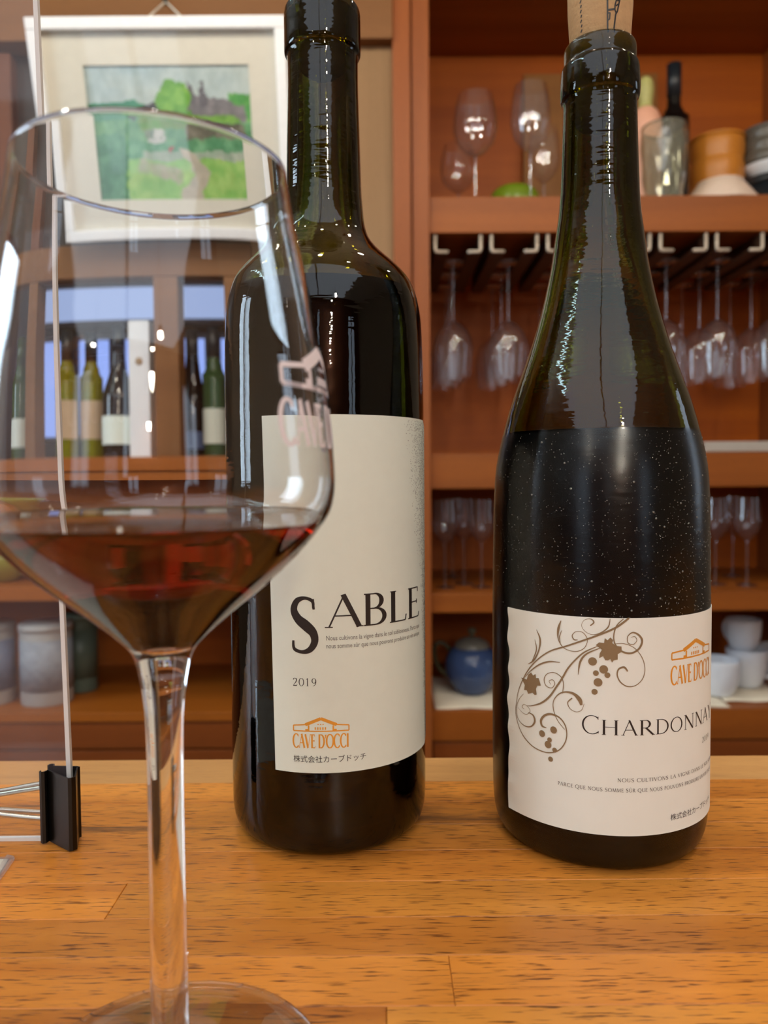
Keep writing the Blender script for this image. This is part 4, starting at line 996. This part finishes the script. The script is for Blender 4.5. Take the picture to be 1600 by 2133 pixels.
# hanging rails and the glasses in them
zs_ = zy(486); pit = 116.5
rails = []
def rail(px):
    xl_, xr_ = xp(px-47), xp(px+50); cx = (xl_+xr_)/2
    t = thing('hanging_rail', 'pale metal glass-hanging channel under the top shelf, %s' % RL[len(rails)], 'glass rail', (cx, YC+.01, zs_))
    for s in (-1, 1):
        xo = (xl_-cx) if s < 0 else (xr_-cx); bm = bmesh.new()
        P = [(xo, -.001), (xo, -.040), (xo-s*.030, -.040), (xo-s*.030, -.0365), (xo-s*.004, -.0365), (xo-s*.004, -.001)]
        a_ = [bm.verts.new((x, 0, z)) for x, z in P]; b_ = [bm.verts.new((x, .36, z)) for x, z in P]; n = len(P)
        bm.faces.new(a_); bm.faces.new(b_)
        for k in range(n): bm.faces.new((a_[k], b_[k], b_[(k+1) % n], a_[(k+1) % n]))
        rs_ = bmobj('rail_side', bm, M_raild, t)
        bm = bmesh.new(); tube(bm, [(xo-s*.0015, -.0015, -.002), (xo-s*.0015, -.0015, -.033), (xo-s*.003, -.0015, -.0375), (xo-s*.007, -.0015, -.0385), (xo-s*.030, -.0015, -.0385)], .0035, 8); bmobj('end_lip', bm, M_rail, rs_, True)
    rails.append(cx)
M_rail = pbr('lit_rail_end', (206, 190, 170), .3, .5, .15); M_raild = pbr('shaded_rail', (70, 44, 28), .5)  # metal sides coloured dark for their shade, front ends pale as if lit
RL = ['first from the stile', 'second from the stile', 'third from the stile', 'fourth, wholly behind the sloping bottle neck', 'first to the right of the sloping bottle', 'second to the right of the sloping bottle', 'at the right edge of the photo']
for k in range(7): rail(955+pit*k)
pos = {0: 'first', 1: 'second', 2: 'third', 4: 'first right of the sloping bottle', 5: 'second right of the sloping bottle', 6: 'rightmost'}
proto = None
for k in (0, 1, 2, 4, 5, 6):
    for j, Y in enumerate((1.81, 1.92, 2.03)):
        where = ('front', 'middle', 'rear')[j]
        lb = 'upside-down wine glass, %s one in the %s hanging rail' % (where, pos[k]+(' from the stile' if k < 3 else ''))
        loc = (rails[k]+random.uniform(-.004, .004), Y, zs_-.0362)
        if proto is None:
            proto = stemglass('hanging_glass', lb, 'wine glass', loc, .262, .090, .130, True, 'wine glasses hanging in the rails', .86); kids(proto)
        else:
            c = cptree(proto, None, loc); c['label'] = lb
# second shelf: tray; third shelf: standing glasses
z1 = SH[1]
bm = bmesh.new(); a = at(1466, 945, 1.72); box(bm, a.x, a.x+.26, 1.712, 1.95, z1+.001, z1+.024, .003)
o = bmobj('serving_tray', bm, pbr('pale_tray', (176, 168, 158), .35)); tag(o, 'flat pale grey serving tray on the second shelf, right of the sloping bottle', 'tray')
z2 = SH[2]
pr2 = None
L2 = [(926, 1.80, 'standing small glass nearest the stile on the third shelf'), (966, 1.86, 'standing small glass, second from the stile on the third shelf'), (1003, 1.80, 'standing small glass nearest the left of the sloping bottle, third shelf'),
      (942, 2.0, 'standing small glass in the rear left of the third shelf'), (1492, 1.82, 'standing small glass just right of the sloping bottle, third shelf'), (1558, 1.80, 'standing small glass near the right edge of the third shelf'), (1528, 1.98, 'standing small glass at the rear right of the third shelf')]
for px, Y, lb in L2:
    if pr2 is None:
        pr2 = stemglass('standing_glass', lb, 'wine glass', onshelf(px, Y, z2), .205, .062, .10, False, 'small glasses on the third shelf', .92); kids(pr2)
    else:
        c = cptree(pr2, None, onshelf(px, Y, z2)); c['label'] = lb
# bottom shelf: cloths, teapot, cups
z3 = SH[3]
def cloth(label, xa, xb_, y0, y1):
    n, m_ = 20, 14; vs, fs = [], []
    for j in range(m_+1):
        for i in range(n+1):
            x = xa+(xb_-xa)*i/n; y = y0+(y1-y0)*j/m_; vs.append((x, y, z3+.003+.0012*sin(x*60+y*20)+.001*sin(y*90)))
    for j in range(m_):
        for i in range(n): fs.append((j*(n+1)+i, j*(n+1)+i+1, (j+1)*(n+1)+i+1, (j+1)*(n+1)+i))
    o = raw('white_cloth', vs, fs, pbr('cotton_cloth', (244, 234, 212), .9, bump=(600, .3, .001)), None, True)
    mo = o.modifiers.new('s', 'SOLIDIFY'); mo.thickness = .0015; tag(o, label, 'cloth')
cloth('cream cloth under the blue teapot on the lowest shelf', xp(906), xp(1200), YC+.012, YC+.30)
cloth('cream cloth under the white cups on the lowest shelf', xp(1380), xp(1532), YC+.01, YC+.32)
cloth('cream cloth at the right edge of the lowest shelf, under the handled cup', xp(1536), xp(1690), YC+.05, YC+.34)
M_blue = pbr('blue_glaze', (62, 84, 128), .18, var=(40, .25))
tp = thing('teapot', 'round blue glazed teapot with greyish lid, on the lowest shelf left of the sloping bottle', 'teapot', onshelf(982, 1.84, z3+.0065))
rev('body', smoothp([(0, .004), (.03, .003), (.032, 0), (.036, 0), (.046, .012), (.060, .035), (.065, .058), (.062, .082), (.050, .102), (.036, .110)], 3), M_blue, tp, 40)
lid = rev('lid', smoothp([(.042, .106), (.042, .110), (.036, .120), (.02, .129), (0, .132)], 3), pbr('grey_glaze', (120, 118, 108), .3), tp, 32)
rev('knob', smoothp([(.005, .131), (.006, .138), (.010, .144), (.009, .152), (0, .155)], 3), pbr('grey_glaze_knob', (96, 96, 78), .3), lid, 16)
bm = bmesh.new(); tube(bm, smoothp([(-.052, 0, .10), (-.072, 0, .118), (-.088, 0, .112), (-.090, 0, .085), (-.078, 0, .055), (-.060, 0, .040)], 4), .0055, 10); bmobj('handle', bm, pbr('olive_handle', (62, 58, 34), .4), tp, True)
bm = bmesh.new(); tube(bm, smoothp([(.054, 0, .045), (.078, 0, .055), (.092, 0, .085), (.104, 0, .104)], 4), [.014, .0135, .013, .012, .012, .011, .010, .009, .0085, .008, .0075, .007, .007], 10, False); bmobj('spout', bm, M_blue, tp, True)
def cup(label, loc, R_, h, rz, mat=M_white):
    t = thing('cup', label, 'cup', loc, 'white cups on the lowest shelf', rz)
    rev('cup_body', smoothp([(0, .004), (R_*.5, .003), (R_*.55, 0), (R_*.6, 0), (R_*.72, .008), (R_*.92, h*.45), (R_, h), (R_-.002, h+.001), (R_*.88, h*.45), (R_*.6, .010), (0, .008)], 3), mat, t, 32)
    bm = bmesh.new(); tube(bm, smoothp([(R_*.93, 0, h*.85), (R_*1.35, 0, h*.88), (R_*1.55, 0, h*.62), (R_*1.3, 0, h*.32), (R_*.86, 0, h*.28)], 4), .0045, 8); bmobj('cup_handle', bm, mat, t, True); return t
cup('white cup with its handle turned away, just right of the sloping bottle label', onshelf(1500, 1.80, z3+.0065), .050, .078, 2.0)
cup('white cup with handle showing to the right, at the right edge', onshelf(1560, 1.87, z3+.0065), .048, .086, -.3)
cup('bluish white cup stacked upon the handled cup', onshelf(1552, 1.87, z3+.0945), .042, .072, 1.9)
cup('white cup at the far right of the lowest shelf, behind the handled cup', onshelf(1622, 1.98, z3+.0065), .045, .07, 1.0)

# ------------------------------------------------------------------ pass-through shelf contents
def onl(px, Y, z): p = at(px, 1000, Y); return (p.x, Y, z)
def wl(px, Y, lb, m, m2, con=False, H_=.30, lab=(.045, .135), R_=.029, labm=None):
    return plainbottle('shelf_bottle', lb, onl(px, Y, ZS), H_, R_, .0145, .60 if not con else .42, m, m2, .07, 'bottles on the pass-through sill', lab, con, labm)
M_lab1 = pbr('warm_label', (214, 190, 160), .7, var=(30, .12))
wl(126, 1.82, 'yellow-green bottle with cream label, left bottle of the pair on the sill', M_ygb, M_blkp, labm=M_lab1)
wl(184, 1.84, 'yellow-green bottle with cream label, right bottle of the pair on the sill', M_ygb, M_blkp, labm=M_lab1)
wl(246, 1.80, 'dark sloping bottle with low cream label, left of the white carton', M_dkb, M_blkp, True, .305, (.03, .095), .041)
wl(410, 1.84, 'dark sloping bottle with bluish label, right of the upright post', M_dkb, M_blkp, True, .30, (.02, .06), .036, pbr('blue_label', (90, 110, 150), .6))
wl(458, 1.80, 'green bottle with pale label beside the tall dark bottle shoulder', M_gnb, M_blkp, False, .30, (.03, .11))
wl(4, 1.85, 'green bottle at the left edge of the photo, beyond the acrylic screen', M_gnb, M_gnb, False, .30, (.03, .10))
a = onl(299, 1.77, ZS)
ctn = thing('bottle_carton', 'tall narrow white carton with a round tan seal beside the upright post', 'carton', a)
boxo('carton_body', -.025, .025, -.025, .025, 0, .305, M_frame, ctn, .0015)
rev('round_seal', [(0, 0), (.009, 0), (.009, .0006), (0, .0006)], pbr('tan_seal', (176, 150, 120), .6), ctn, 20, (0, -.0252, .215)).rotation_euler = (pi/2, 0, 0)
# middle shelf: yellow green bowl ; lower shelf: canisters
t = thing('yellow_bowl', 'yellow-green glazed bowl on the middle shelf at the left edge of the photo', 'bowl', onl(-8, 1.80, ZM))
M_yg = pbr('yellow_green_glaze', (172, 168, 78), .3, var=(40, .1))
rev('bowl_body', smoothp([(0, .004), (.03, .003), (.032, 0), (.036, 0), (.05, .010), (.072, .035), (.078, .055), (.076, .056), (.068, .038), (.045, .016), (0, .010)], 3), M_yg, t, 40)
rev('bowl_rim', [(.0755, .0552), (.0785, .0552), (.0785, .058), (.0755, .058), (.0755, .0552)], M_yg, t, 40)
def can(label, px, Y, R_, h, mat, mb):
    t = thing('canister', label, 'canister', onl(px, Y, ZL), 'canisters on the lower left shelf')
    rev('canister_body', [(0, 0), (R_*.97, 0), (R_, .003), (R_, h-.004), (R_*.98, h), (0, h)], mat, t, 40)
    rev('label_band', [(R_+.0003, h*.18), (R_+.0006, h*.18), (R_+.0006, h*.82), (R_+.0003, h*.82)], mb, t, 40)
    rev('lid', [(R_+.001, h-.014), (R_+.002, h-.014), (R_+.002, h+.002), (0, h+.003)], mat, t, 40); return t
M_can = pbr('pale_canister', (176, 174, 170), .4, var=(30, .08)); M_cb = pbr('mottled_band', (150, 156, 164), .6, var=(70, .35)); M_teal = pbr('teal_canister', (96, 112, 100), .4, var=(30, .1))
can('pale canister with a mottled band, centre of the three on the lower left shelf', 88, 1.80, .058, .185, M_can, M_cb)
can('pale canister with bluish band, leftmost on the lower left shelf', -35, 1.80, .058, .185, M_can, pbr('bluish_band', (120, 132, 156), .6, var=(60, .3)))
can('grey-green canister just right of the acrylic screen edge', 158, 1.90, .042, .19, M_teal, M_teal)
